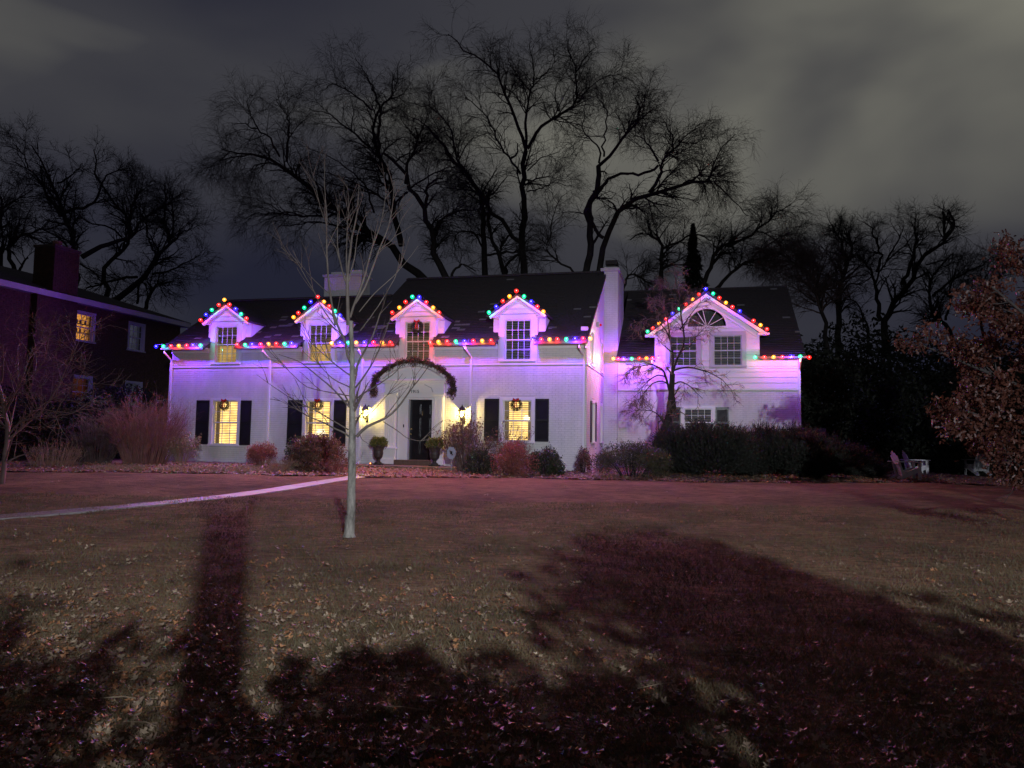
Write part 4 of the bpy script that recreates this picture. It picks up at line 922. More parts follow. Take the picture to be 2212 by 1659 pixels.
for k, w_ in enumerate(WIN1):
    w = window(Tf, *w_, house, light='bright')
    if k == 1: MB().lathe((-9.75, 0.30, 1.30), [(0.05, 0), (0.06, 0.10), (0.02, 0.16), (0.02, 0.22), (0.20, 0.24), (0.11, 0.48)], 14).build('table_lamp', emis('lamp_shade_glow', (1.0, 0.80, 0.46), 2.6, False), w)
    if k == 2: MB().lathe((-2.05, 0.32, 2.20), [(0.02, -0.05), (0.13, -0.03), (0.15, 0.04), (0.08, 0.12)], 14).build('ceiling_lamp', emis('lamp_glow', (1.0, 0.86, 0.5), 3.2, False), w)
    cu = MB()
    for sx in (-1, 1):
        xe = w_[0]+0.05 if sx < 0 else w_[1]-0.05
        for j in range(4): cu.box(min(xe, xe-sx*(0.16-j*0.035)), max(xe, xe-sx*(0.16-j*0.035)), 0.22+j*0.02, 0.225+j*0.02, w_[2]+0.02, w_[3]-0.04)
    cu.build('curtain', M['blind'], w, kind='stuff')
for a0, a1, z0, z1 in ((-14.75, -14.20, 1.13, 2.78), (-12.86, -12.42, 1.13, 2.78), (-10.92, -10.34, 1.17, 2.80), (-9.08, -8.60, 1.17, 2.80), (-3.48, -2.97, 1.44, 2.87), (-1.71, -1.25, 1.44, 2.87)):
    shutter(Tf, a0, a1, z0, z1, house)
for k, c in enumerate(DORM):
    window(Tf, c-0.50, c+0.50, DWZ[0], DWZ[1], house, light=['dim', 'dim', 'dusk', 'dark'][k], upper=['dusk', 'dusk', None, None][k], cols=4 if k == 3 else (4 if k == 2 else 4), rows=2, casing=0.12)
for k, w_ in enumerate(side_holes):
    window(Ts, *w_, house, light='warm_side' if k < 2 else 'bright' if k == 2 else 'dusk', cols=2)
shutter(Ts, 0.88, 1.20, 1.44, 2.86, house); shutter(Ts, 2.10, 2.42, 1.44, 2.86, house)

# ---- dormers
def lap_board(mb, a0, a1, v, z0, z1, proud=0.018):
    mb.prism([(a0, v-proud, z0), (a0, v, z0), (a0, v, z1), (a0, v-0.003, z1)], (a1-a0, 0, 0))
for c in DORM:
    dm = MB()
    # front face beside the window casing
    V0 = 0.22; zb = rz_(V0)+0.01; ze = 5.70; hw_ = 0.90
    for sgn in (-1, 1):
        a, b_ = sorted((c+sgn*0.62, c+sgn*hw_)); dm.box(a, b_, V0, V0+0.06, zb, ze)
        # cheek: triangle from the face back to where the roof meets it
        vt = (ze - 4.80)/SLOPE - 0.35
        x = c+sgn*hw_; dm.prism([(x, V0, zb-0.05), (x, vt, ze), (x, V0, ze)], (-sgn*0.06, 0, 0))
        # jamb between wall plane and dormer face
        a, b_ = sorted((c+sgn*0.62, c+sgn*0.68)); dm.box(a, b_, -0.012, V0, 4.05, 5.70)
    dm.box(c-hw_, c+hw_, -0.012, V0+0.06, 5.655, 5.76)          # cornice over the window
    d = dm.build('dormer', M['siding'], house)
    for sgn in (-1, 1):
        for kk in range(3):
            lb = MB(); a, b_ = sorted((c+sgn*0.69, c+sgn*(hw_+0.02))); z_ = zb+0.02+kk*0.20
            lap_board(lb, a, b_, V0-0.002, z_, min(z_+0.20, 5.65), 0.028); lb.build('siding_board', M['siding'], d)
    ap = 6.37; eh = 0.99; eb = 5.68
    pb = MB()
    n = 3
    for kk in range(n):
        z0_ = 5.765 + kk*0.18; z1_ = min(z0_+0.18, ap-0.08)
        h0 = 0.90*(1-(z0_-5.72)/(ap-5.72)); h1 = 0.90*(1-(z1_-5.72)/(ap-5.72))
        lb = MB(); y0 = -0.02-0.0; lb.v = [(c-h0, y0-0.03, z0_), (c+h0, y0-0.03, z0_), (c+h1, y0, z1_), (c-h1, y0, z1_), (c-h0, 0.2, z0_), (c+h0, 0.2, z0_), (c+h1, 0.2, z1_), (c-h1, 0.2, z1_)]
        lb.f = [(0,1,2,3),(7,6,5,4),(0,4,5,1),(1,5,6,2),(2,6,7,3),(3,7,4,0)]; lb.mi = [0]*6; lb.build('gable_board', M['siding'], d)
    # gable roof running back into the slope
    rr_ = MB()
    for sgn in (-1, 1):
        vt = (ap - 4.80)/SLOPE - 0.35; vb = (eb - 4.80)/SLOPE - 0.35
        n_ = Vector((sgn*(ap-eb), 0, eh)).normalized()*0.07
        rr_.prism([(c, -0.14, ap), (c+sgn*eh, -0.14, eb), (c+sgn*eh, vb+0.12, eb), (c, vt+0.12, ap)], tuple(n_))
    rr_.build('dormer_roof', M['shingle'], d)
    bbd = MB()
    for sgn in (-1, 1):
        bbd.prism([(c, -0.135, ap-0.004), (c+sgn*eh, -0.135, eb-0.004), (c+sgn*(eh-0.04), -0.135, eb-0.075), (c, -0.135, ap-0.085)], (0, 0.13, 0))
    bbd.build('rake_trim', M['trim'], d)

# ---- chimneys
ch = MB(); ch.box(0.002, 0.54, 4.785, 7.2, -0.1, 8.22); ch.box(-0.14, 0.60, 4.72, 7.3, 8.22, 8.33); ch.box(-0.02, 0.52, 4.80, 7.1, 8.33, 8.39)
chim = ch.build('chimney', M['mortar'], house)
Tc = lambda a, p, z: (a, 4.785-p, z); Tcs = lambda a, p, z: (0.54+p, a, z)
bricks(Tc, 0.002, 0.54, 0.3, 8.2, [], M['white_brick'], chim); bricks(Tcs, 4.785, 7.2, 4.3, 8.2, [], M['white_brick'], chim)
cp = MB(); cp.box(0.06, 0.44, 5.0, 5.6, 8.39, 8.50); cp.box(0.02, 0.48, 4.95, 5.65, 8.53, 8.70)
for x in (0.08, 0.42): 
    for y in (5.02, 5.58): cp.box(x-0.012, x+0.012, y-0.012, y+0.012, 8.50, 8.53)
cp.build('chimney_cap', M['metal_dark'], chim)
ch = MB(); ch.box(-11.80, -10.10, 4.0, 4.85, 6.2, 8.24); ch.box(-11.87, -10.03, 3.93, 4.92, 8.24, 8.34)
ch2 = ch.build('chimney', M['mortar'], house)
bricks(lambda a, p, z: (a, 4.0-p, z), -11.80, -10.10, 6.8, 8.22, [], M['white_brick'], ch2)
for x0, x1, h in ((-11.55, -11.0, 0.13), (-10.68, -10.15, 0.18)):
    f_ = MB(); f_.box(x0, x1, 4.1, 4.7, 8.34, 8.34+h); f_.build('flue', M['trim'], ch2)

# ---- right wing
WZ = 4.62
wholes = [(3.04, 4.16, 1.72, 2.82)]
dhole = [(2.50, 3.62, 4.40, 5.60), (4.13, 5.25, 4.40, 5.60)]
plane_wall('wing_wall', Twl, 0.545, 2.0, -0.1, WZ, [], 0.2, M['mortar'], house)
plane_wall('wing_wall', Twr, 2.0, 7.24, -0.1, WZ, wholes+dhole, 0.2, M['mortar'], house)
whb = [(2.97, 4.23, 1.64, 2.88)]
bricks(Twl, 0.56, 2.0, 0.3, 3.47, [], M['white_brick'], house); bricks(Twr, 2.0, 7.24, 0.3, 3.50, whb, M['white_brick'], house)
sd = MB(); sd.box(7.04, 7.235, 4.66, 11.0, -0.1, 4.7); sd.prism([(7.235, 4.66, 4.7), (7.235, 12.6, 4.7), (7.235, 9.5, 7.9), (7.235, 4.66, 4.9)], (-0.2, 0, 0)); sd.build('wing_side_wall', M['mortar'], house)
# corner boards and siding boards
MB().box(0.56, 0.64, 4.755, 4.80, 3.50, WZ).build('corner_board', M['trim'], house)
MB().box(1.95, 2.05, 4.62, 4.80, 0.4, WZ-0.08).build('corner_board', M['trim'], house)
MB().box(7.16, 7.26, 4.615, 4.70, 3.50, WZ).build('corner_board', M['trim'], house)
def boards(a0, a1, vplane, z0, z1, exp, holes=(), parent=house, proud=0.024, inside=None):
    z = z0
    while z < z1-0.02:
        zt = min(z+exp, z1)
        for r in rects(a0, a1, z, zt, [h for h in holes if h[2] < zt-0.01 and h[3] > z+0.01]):
            if r[3]-r[2] < 0.012: continue
            lo, hi = r[2], r[3]
            if inside:
                r0, r1 = inside(lo, hi, r[0], r[1])
                if r1-r0 < 0.05: continue
            else: r0, r1 = r[0], r[1]
            lb = MB(); lap_board(lb, r0, r1, vplane, lo+0.002, hi, proud); lb.build('siding_board', M['siding'], parent)
        z = zt
boards(0.64, 1.95, 4.79, 3.52, WZ, 0.205)
cas = [(h[0]-0.12, h[1]+0.12, h[2]-0.12, h[3]+0.12) for h in dhole]
boards(2.05, 7.16, 4.655, 3.54, WZ-0.02, 0.205, [(h[0], h[1], h[2], h[3]) for h in cas])
MB().box(0.56, 1.95, 4.75, 4.80, 3.465, 3.515).box(2.05, 7.24, 4.61, 4.655, 3.485, 3.535).build('drip_board', M['trim'], house)
# gable dormer of the wing
GC, GA, GE, GEZ = 3.90, 7.13, 2.05, 5.62
gd = MB()
VW = 4.66
for r in rects(1.98, 5.82, WZ, 5.62, dhole): gd.box(r[0], r[1], VW, VW+0.12, r[2], r[3])
gd.box(1.98, 2.06, VW+0.12, 6.2, WZ, 5.62); gd.box(5.74, 5.82, VW+0.12, 6.2, WZ, 5.62)
# gable triangle with a half-round opening
FC, FR, FZ = 3.93, 0.71, 5.90
arc = [(FC+FR*math.cos(math.pi*k/16), FZ+FR*0.96*math.sin(math.pi*k/16)) for k in range(17)]
outer = []
for k in range(17):
    a = math.pi*k/16; x = GC + 1.92*math.cos(a)
    # ray from the arc centre out to the gable edge
    dx, dz_ = math.cos(a), math.sin(a); best = None
    for sgn in (-1, 1):
        den = dz_ + sgn*dx*(GA-0.05-5.62)/1.92
        if abs(den) > 1e-6:
            t_ = (GA-0.05 - FZ - sgn*(FC-GC)*(GA-0.05-5.62)/1.92)/den
            if t_ > 0 and (best is None or t_ < best): best = t_
    outer.append((FC+dx*best, FZ+dz_*best))
for k in range(16):
    q4 = [arc[k], outer[k], outer[k+1], arc[k+1]]
    gd.prism([(x, VW, z) for x, z in q4], (0, 0.12, 0))
gd.prism([(outer[16][0], VW, FZ), (outer[0][0], VW, FZ), (5.82, VW, 5.62), (1.98, VW, 5.62)], (0, 0.12, 0))
wg = gd.build('wing_dormer', M['siding'], house)
cas2 = [(h[0]-0.12, h[1]+0.12, h[2]-0.12, h[3]+0.12) for h in dhole]
boards(1.98, 5.84, VW-0.002, WZ-0.02, 5.62, 0.205, cas2, parent=wg)
# boards of the gable, stopping at the half-round window
z = 5.62
while z < GA-0.15:
    zt = z+0.205; half = 1.92*(1-(z+0.1-5.62)/(GA-0.05-5.62))
    segs = [(GC-half, GC+half)]
    if zt > FZ-0.03 and z < FZ+FR+0.05:
        hh = math.sqrt(max(0, (FR+0.07)**2-(max(0, z-FZ))**2)) if z > FZ-0.18 else 0
        if hh > 0: segs = [(GC-half, FC-hh), (FC+hh, GC+half)]
    for a, b_ in segs:
        if b_-a > 0.06:
            lb = MB(); lap_board(lb, a, b_, VW-0.002, z+0.002, zt, 0.024); lb.build('siding_board', M['siding'], wg)
    z = zt
# half-round fan window
fw = MB()
for k in range(16):
    p, q_ = arc[k], arc[k+1]; o1 = (FC+(p[0]-FC)*1.10, FZ+(p[1]-FZ)*1.10); o2 = (FC+(q_[0]-FC)*1.10, FZ+(q_[1]-FZ)*1.10)
    fw.prism([(p[0], VW-0.04, p[1]), (o1[0], VW-0.04, o1[1]), (o2[0], VW-0.04, o2[1]), (q_[0], VW-0.04, q_[1])], (0, 0.10, 0))
fw.box(FC-FR*1.12, FC+FR*1.12, VW-0.055, VW+0.06, FZ-0.055, FZ)
fan = fw.build('window', M['trim'], wg)
mu = MB()
for deg in (30, 60, 90+12, 120, 150):
    a = R(deg); mu.bar((FC, VW+0.03, FZ), (FC+FR*math.cos(a), VW+0.03, FZ+FR*0.95*math.sin(a)), 0.022, 0.022, up=(0, 1, 0))
mu.build('muntin', M['trim'], fan)
degs = [0, 30, 60, 102, 120, 150, 180]
for d0, d1 in zip(degs[:-1], degs[1:]):
    g_ = MB(); g_.poly([(FC, VW+0.045, FZ)] + [(FC+FR*math.cos(R(d)), VW+0.045, FZ+FR*0.95*math.sin(R(d))) for d in np.linspace(d0+1.5, d1-1.5, 5)]); g_.build('pane', M['glass'], fan)
rm = MB(); rm.box(FC-0.8, FC+0.8, VW+0.45, VW+0.47, FZ-0.1, FZ+0.8); rm.build('dark_room', M['metal_dark'], fan)
for h in dhole: window(Twr, *h, wg, light='dark', cols=4, rows=2, casing=0.10, frame_mat=M['grey_trim'])
window(Twr, *wholes[0], house, light='dark', cols=4, rows=2, casing=0.07)
shutter(Twr, 2.46, 2.95, 1.68, 2.82, house); shutter(Twr, 4.25, 4.72, 1.68, 2.82, house)
# wing roofs
def wrz(v): return 4.74 + 0.69*(v-4.35)
wr = MB()
def wrp(u0, u1, v0, z0, v1, z1, th=0.1):
    n_ = Vector((0, -(z1-z0), (v1-v0))).normalized()*(-th); wr.prism([(u0, v0, z0), (u1, v0, z0), (u1, v1, z1), (u0, v1, z1)], n_)
wrp(0.55, 1.95, 4.27, wrz(4.27), 5.6, wrz(5.6)); wrp(5.86, 7.42, 4.27, wrz(4.27), 5.6, wrz(5.6)); wrp(0.55, 7.42, 5.6, wrz(5.6), 9.5, wrz(9.5)); wrp(0.0, 7.42, 14.5, wrz(9.5)-3.4, 9.5, wrz(9.5))
wro = wr.build('wing_roof', M['shingle'], house)
shingles(0.55, 1.95, 4.27, 5.6, wrz, [], sl=0.69, seed=5, parent=wro, pale=0.0); shingles(5.86, 7.42, 4.27, 5.6, wrz, [], sl=0.69, seed=6, parent=wro, pale=0.004)
shingles(0.55, 7.42, 5.62, 9.45, wrz, [(1.7, 6.1, 5.5, 6.9), (3.0, 4.9, 6.8, 8.3)], sl=0.69, seed=7, parent=wro, pale=0.004)
gr = MB()
for sgn in (-1, 1):
    n_ = Vector((sgn*(GA-5.64), 0, 2.12)).normalized()*0.09
    gr.prism([(GC, 4.42, GA+0.02), (GC+sgn*2.20, 4.42, 5.62), (GC+sgn*2.20, 5.9, 5.62), (GC, 8.0, GA+0.02)], tuple(n_))
gr.build('dormer_roof', M['shingle'], wg)
gt = MB()
for sgn in (-1, 1):
    gt.prism([(GC, 4.43, GA), (GC+sgn*2.18, 4.43, 5.60), (GC+sgn*2.10, 4.43, 5.50), (GC, 4.43, GA-0.13)], (0, 0.225, 0))
    gt.prism([(GC, 4.60, GA-0.10), (GC+sgn*2.04, 4.60, 5.52), (GC+sgn*1.80, 4.60, 5.50), (GC, 4.60, GA-0.38)], (0, 0.05, 0))
    a, b_ = sorted((GC+sgn*1.86, GC+sgn*2.28)); gt.box(a, b_, 4.42, 4.66, 5.52, 5.60)
gt.build('rake_trim', M['trim'], wg)
gutter(0.50, 2.05, 4.24, 4.64); gutter(5.70, 7.45, 4.24, 4.66)
mb = MB(); mb.box(0.55, 2.0, 4.25, 4.80, WZ+0.0, WZ+0.02); mb.box(5.8, 7.4, 4.25, 4.66, WZ+0.0, WZ+0.02); mb.build('soffit', M['trim'], house)
downspout(7.22, 4.64, 4.60, 0.6, 4.26, 0.0); downspout(1.90, 4.74, 4.60, 0.6, 4.26, 0.04)
vb = MB(); vb.box(0.62, 0.92, 4.66, 4.795, 2.02, 2.26); vb.box(0.60, 0.94, 4.64, 4.66, 2.24, 2.28); vb.build('vent_hood', M['trim'], house)
fl = MB(); fl.box(0.0, 0.12, 2.35, 2.55, 5.62, 5.80); fo = fl.build('flood_light', M['grey_trim'], house)
MB().lathe((0.16, 2.42, 5.66), [(0.03, 0), (0.045, 0.04), (0.02, 0.08)], 10).build('lens', emis('red_indicator', (1, 0.02, 0.02), 0.6, False), fo)

# ---- entrance
en = MB()
PA0, PA1 = -7.10, -4.92
for a0, a1 in ((-7.10, -6.66), (-5.26, -4.92)):
    en.box(a0, a1, -0.14, 0.0, 1.15, 2.98)
    n_ = 6
    for k in range(n_):
        x = a0+0.05 + k*(a1-a0-0.10)/(n_-1); en.box(x-0.012, x+0.012, -0.158, -0.139, 1.22, 2.90)
    en.box(a0-0.03, a1+0.03, -0.18, 0.0, 2.98, 3.06)
    en.box(a0-0.02, a1+0.02, -0.17, 0.0, 0.60, 1.15); en.box(a0-0.06, a1+0.06, -0.24, 0.0, 1.10, 1.16); en.box(a0-0.05, a1+0.05, -0.22, 0.0, 0.58, 0.76)
en.box(PA0-0.0, PA1+0.0, -0.12, 0.0, 3.06, 3.40); en.box(PA0-0.08, PA1+0.08, -0.20, 0.0, 3.40, 3.47); en.box(PA0-0.14, PA1+0.14, -0.30, 0.0, 3.47, 3.53)
en.box(-6.66, -5.26, -0.10, 0.0, 2.90, 3.06)
sur = en.build('door_surround', M['trim'], house, bevel=0.006)
def arch(cx, half, rise, zb, n=24):
    rad = (half*half + rise*rise)/(2*rise); a = math.asin(half/rad); cz = zb + rise - rad
    return [(cx+rad*math.sin(t), cz+rad*math.cos(t)) for t in np.linspace(-a, a, n)]
ty = MB(); A = arch(-6.01, 1.16, 0.47, 3.53); ty.prism([(x, -0.10, z) for x, z in A], (0, 0.10, 0)); ty.build('tympanum', M['trim'], house)
ar = MB(); A1 = arch(-6.01, 1.16, 0.46, 3.53); A2 = arch(-6.01, 1.27, 0.57, 3.53)
for k in range(23): ar.prism([(A1[k][0], -0.30, A1[k][1]), (A1[k+1][0], -0.30, A1[k+1][1]), (A2[k+1][0], -0.30, A2[k+1][1]), (A2[k][0], -0.30, A2[k][1])], (0, 0.30, 0))
ar.build('arch_moulding', M['trim'], house)
kl = MB(); kl.prism([(-5.62, -0.135, 3.36), (-5.36, -0.135, 3.24), (-5.30, -0.135, 3.10), (-5.30, -0.135, 3.08), (-5.33, -0.135, 3.08), (-5.385, -0.135, 3.22), (-5.64, -0.135, 3.34)], (0, 0.015, 0)); kl.build('scroll_moulding', M['grey_trim'], house)
df = MB(); df.box(-6.62, -6.24, -0.03, 0.10, 0.60, 2.90); df.box(-5.36, -5.26, -0.05, 0.24, 0.60, 2.90); df.box(-6.24, -5.36, -0.04, 0.22, 2.83, 2.90); df.box(-6.30, -6.24, 0.10, 0.24, 0.60, 2.90)
df.build('door_frame', M['trim'], house)
dr = MB(); dr.box(-6.24, -5.36, 0.15, 0.20, 0.75, 2.83); door = dr.build('door', M['door'], house)
for ci in range(2):
    for z0, z1 in ((0.92, 1.42), (1.52, 2.20), (2.30, 2.68)):
        a = -6.13 + ci*0.36
        p = MB(); p.box(a, a+0.30, 0.138, 0.151, z0, z1); p.box(a+0.035, a+0.265, 0.131, 0.139, z0+0.035, z1-0.035); p.build('door_panel', M['door'], door, bevel=0.004)
p = MB(); p.lathe((-6.17, 0.09, 1.63), [(0.0, -0.03), (0.03, -0.02), (0.036, 0.0), (0.03, 0.02), (0.0, 0.03)], 12); p.box(-6.18, -6.16, 0.09, 0.15, 1.62, 1.64); p.build('knob', M['brass'], door, smooth=True)
p = MB(); p.box(-6.20, -6.14, 0.135, 0.15, 1.78, 1.83); p.build('lock', M['brass'], door)
p = MB(); p.box(-5.80, -5.76, 0.125, 0.15, 2.28, 2.44); p.build('knocker', M['brass'], door)
bl_ = MB(); bl_.box(-6.42, -6.38, -0.045, -0.03, 1.86, 1.96); bl_.build('door_bell', M['metal_dark'], house)
stp = MB(); stp.box(-6.62, -5.27, -0.32, 0.16, 0.56, 0.735); stp.build('door_step', M['step_brick'], house, bevel=0.01)
bd = MB(); bd.box(-6.24, -5.37, 0.16, 0.24, 0.58, 0.76); bd.build('threshold', M['step_brick'], house)
po = MB(); po.box(-8.45, -4.10, -1.22, -0.001, 0.46, 0.56); po.box(-8.40, -4.15, -1.17, -0.001, 0.20, 0.46); po.build('porch', M['porch_stone'], house, bevel=0.008)
# house number
fc = bpy.data.curves.new('house_number', 'FONT'); fc.body = '1915'; fc.size = 0.155; fc.extrude = 0.006; fc.space_character = 1.05
tmp = bpy.data.objects.new('house_number', fc); COL.objects.link(tmp)
bpy.context.view_layer.update()
me = bpy.data.meshes.new_from_object(tmp.evaluated_get(bpy.context.evaluated_depsgraph_get())); bpy.data.objects.remove(tmp)
me.materials.clear(); me.materials.append(M['metal_dark'])
num = link('house_number', me, house); num.location = (-6.14, -0.128, 3.10-0.045); num.rotation_euler = (R(90), 0, 0)
# ------------------------------------------------------------------ coloured string lights
bulb_core = MB().lathe((0, 0, 0), [(0.004, -0.02), (0.017, -0.01), (0.017, 0.012), (0.004, 0.022)], 8)
bulb_glass = MB().lathe((0, 0, 0), [(0.010, -0.088), (0.042, -0.072), (0.066, -0.034), (0.070, 0.002), (0.046, 0.036), (0.018, 0.050)], 14)
bulb_cap = MB().lathe((0, 0, 0), [(0.016, 0.048), (0.018, 0.056), (0.018, 0.085), (0.010, 0.09)], 8)
cap_me = bulb_cap.mesh('bulb_socket', M['cord'])
core_me = {k: bulb_core.mesh(BNAME[k] + '_filament', BM[k][0]) for k in BM}
glass_me = {k: bulb_glass.mesh(BNAME[k] + '_bulb', BM[k][1], smooth=True) for k in BM}
lamps = {}; lamps_low = {}
beams = {}
for k, (c, s) in BULB.items():
    S_ = bpy.data.lights.new(BNAME[k] + '_bulb_beam', 'SPOT'); S_.color = c; S_.energy = BULB_WATT_OUT*s*{'R': 0.72, 'Y': 1.05, 'G': 1.0, 'B': 0.55}[k]; S_.spot_size = R(140); S_.spot_blend = 1.0; S_.shadow_soft_size = 0.012; beams[k] = S_
    L = bpy.data.lights.new(BNAME[k] + '_bulb_light', 'POINT'); L.color = c; L.energy = BULB_WATT*s; L.shadow_soft_size = 0.012; lamps[k] = L
    L.energy = BULB_WATT*{'R': 0.8, 'Y': 0.7, 'G': 0.6, 'B': 4.2}[k]
    if k == 'B': L.color = (0.11, 0.025, 1.0)
    L2 = L.copy(); L2.color = (0.13, 0.025, 1.0) if k == 'B' else c; L2.energy = BULB_WATT*{'R': 2.3, 'Y': 1.1, 'G': 0.9, 'B': 21.0}[k]; lamps_low[k] = L2
RUN_LABEL = {
 'gutter_a': 'coloured string lights on the gutter left of the leftmost dormer', 'gutter_b': 'coloured string lights on the gutter between the first and second dormers',
 'gutter_c': 'coloured string lights on the gutter left of the dormer with a wreath, behind the sapling', 'gutter_d': 'coloured string lights on the gutter between the wreath dormer and the rightmost main dormer',
 'gutter_e': 'coloured string lights on the gutter at the right corner of the main house',
 'dormer_a': 'coloured string lights over the gable of the leftmost dormer with an amber bulb on top', 'dormer_b': 'coloured string lights over the gable of the second dormer behind the bare sapling',
 'dormer_c': 'coloured string lights over the gable of the dormer with a wreath', 'dormer_d': 'coloured string lights over the gable of the rightmost main dormer, red bulb on top',
 'wing_l': 'coloured string lights on the short gutter right of the tall chimney', 'wing_rake': 'coloured string lights along the large right gable with a blue bulb on top',
 'wing_r': 'coloured string lights on the gutter at the far right end of the wing'}
rb_ = random.Random(5)
for name, v, bulbs in BULB_RUNS:
    c0 = bulbs[len(bulbs)//2]
    t = hthing('string_lights', RUN_LABEL[name], 'string lights', c0[1], v, c0[2], 'strings of coloured holiday lights on the house')
    pts = []
    for i, (c, u, z) in enumerate(bulbs):
        x, zz = u-c0[1], z-c0[2]
        yy = (-0.20 if name == 'wing_rake' else -0.10) - 0.015*((i*7) % 3)
        pts += [(x, yy+0.02, zz+0.075)]
        if i < len(bulbs)-1:
            n = bulbs[i+1]
            if abs(n[1]-u) < 0.6: pts.append(((x+n[1]-c0[1])/2, yy+0.02, (zz+n[2]-c0[2])/2+0.06))
        b = link('bulb', glass_me[c], t); b.location = (x, yy, zz); b['label'] = BNAME[c] + ' bulb'; b.rotation_euler = (rb_.gauss(0, 0.16), rb_.gauss(0, 0.22), 0)
        k_ = link('filament', core_me[c], b); s_ = link('socket', cap_me, b)
        low = name.startswith('gutter') or name in ('wing_l', 'wing_r')
        lo = bpy.data.objects.new('bulb_light', (lamps_low if low else lamps)[c]); COL.objects.link(lo); lo.parent = b; lo.location = (0, -0.02, -0.05 if low else -0.012)
        lo = bpy.data.objects.new('bulb_beam', beams[c]); COL.objects.link(lo); lo.parent = b; lo.location = (0, -0.03, -0.012); lo.rotation_euler = (R(-62), 0, 0)
    MB().tube(pts, 0.006, 5).build('cord', M['cord'], t)

# ------------------------------------------------------------------ lanterns
def lantern(u, label):
    t = hthing('wall_lantern', label, 'wall lantern', u, -0.20, 2.18, 'lanterns beside the front door')
    b = MB()
    b.box(-0.05, 0.05, 0.17, 0.198, -0.16, 0.22); b.tube([(0, 0.17, -0.05), (0, 0.08, -0.12), (0, 0.0, -0.10), (0, 0.0, -0.02)], 0.012, 6); b.build('bracket', M['metal_dark'], t)
    cg = MB()
    for sx in (-1, 1):
        for sy in (-1, 1): cg.bar((sx*0.055, sy*0.055, 0.0), (sx*0.095, sy*0.095, 0.27), 0.010, 0.010)
    cg.box(-0.06, 0.06, -0.06, 0.06, -0.025, 0.0); cg.lathe((0, 0, 0), [(0.01, -0.08), (0.03, -0.05), (0.02, -0.025)], 10)
    for sx, sy in ((1, 0), (-1, 0), (0, 1), (0, -1)):
        cg.obox((sx*0.098, sy*0.098, 0.272), (sy, sx, 0), (sx, sy, 0), (0, 0, 1), 0.10, 0.006, 0.006)
    cg.build('cage', M['metal_dark'], t)
    rf = MB(); v0 = [(-0.12, -0.12, 0.28), (0.12, -0.12, 0.28), (0.12, 0.12, 0.28), (-0.12, 0.12, 0.28), (-0.035, -0.035, 0.40), (0.035, -0.035, 0.40), (0.035, 0.035, 0.40), (-0.035, 0.035, 0.40)]
    rf.v = v0; rf.f = [(0,1,5,4),(1,2,6,5),(2,3,7,6),(3,0,4,7),(4,5,6,7)]; rf.mi = [0]*5; rf.lathe((0, 0, 0.40), [(0.03, 0), (0.035, 0.02), (0.012, 0.05), (0.004, 0.09)], 10); rf.build('roof', M['metal_dark'], t)
    for (x0, y0), (x1, y1) in (((-1,-1),(1,-1)), ((1,-1),(1,1)), ((1,1),(-1,1)), ((-1,1),(-1,-1))):
        g_ = MB(); g_.poly([(x0*0.055, y0*0.055, 0.003), (x1*0.055, y1*0.055, 0.003), (x1*0.094, y1*0.094, 0.265), (x0*0.094, y0*0.094, 0.265)]); g_.build('pane', M['glass'], t)
    for x, y in ((-0.02, 0), (0.02, 0.01), (0, -0.02)):
        cn = MB().lathe((x, y, 0), [(0.009, 0.0), (0.009, 0.07)], 8).build('candle', M['trim'], t)
        MB().lathe((x, y, 0), [(0.004, 0.07), (0.016, 0.09), (0.017, 0.11), (0.003, 0.145)], 8).build('candle_bulb', M['white_bulb'], cn)
    L = bpy.data.lights.new('lantern_light', 'POINT'); L.color = (1.0, 0.69, 0.15); L.energy = 85; L.shadow_soft_size = 0.03
    lo = bpy.data.objects.new('lantern_light', L); COL.objects.link(lo); lo.parent = t; lo.location = (0, -0.0, 0.17)
lantern(-7.79, 'lit yellow wall lantern left of the black front door behind the sapling branches')
lantern(-4.22, 'lit yellow wall lantern right of the black front door by the downspout')

# ------------------------------------------------------------------ foliage helpers
def leaf_quads(C, D, size, asp=0.55, normal_jit=1.0):
    """C centres [N,3], size [N]; diamond shaped leaf facing random ways"""
    N = len(C); a = rng.normal(size=(N, 3)) + (D*1.3 if D is not None else 0); a /= np.linalg.norm(a, axis=1, keepdims=True)
    b = rng.normal(size=(N, 3)); b -= a*(a*b).sum(1, keepdims=True); b /= np.linalg.norm(b, axis=1, keepdims=True)
    s = size[:, None]
    c = np.cross(a, b)
    V = np.stack([C - a*s, C + b*s*asp + c*s*0.12, C + a*s, C - b*s*asp + c*s*0.12], 1).reshape(-1, 3)
    F = np.arange(N*4).reshape(N, 4); return V, F
def blob_points(n, rx, ry, h, lumps=26, lump_r=0.33, flat=0.0, base=0.15, seed=None):
    """points in a lumpy mound"""
    th = rng.random(lumps)*2*np.pi; ct = rng.random(lumps)**0.8
    r_ = np.sqrt(1-ct**2*0.95)
    Cx = np.stack([np.cos(th)*r_*rx*0.72, np.sin(th)*r_*ry*0.72, base*h + ct*h*0.62], 1)
    k = rng.integers(0, lumps, n); d = rng.normal(size=(n, 3)); d /= np.linalg.norm(d, axis=1, keepdims=True)
    rad = (rng.random(n)**0.35)[:, None]*np.array([rx, ry, h*0.8])*lump_r
    rr = 0.75 + 0.5*rng.random(lumps)
    P = Cx[k] + d*rad*rr[k][:, None]
    out = rng.random(n) < 0.10; P[out] += d[out]*np.array([rx, ry, h])*(0.16*rng.random(out.sum()))[:, None]
    P[:, 2] = np.abs(P[:, 2] - 0.02) + 0.02
    return P, d
def place_np(name, V, F, material, parent, kind=None, smooth=False):
    return link(name, np_mesh(name, V, F, material, smooth=smooth), parent, kind)
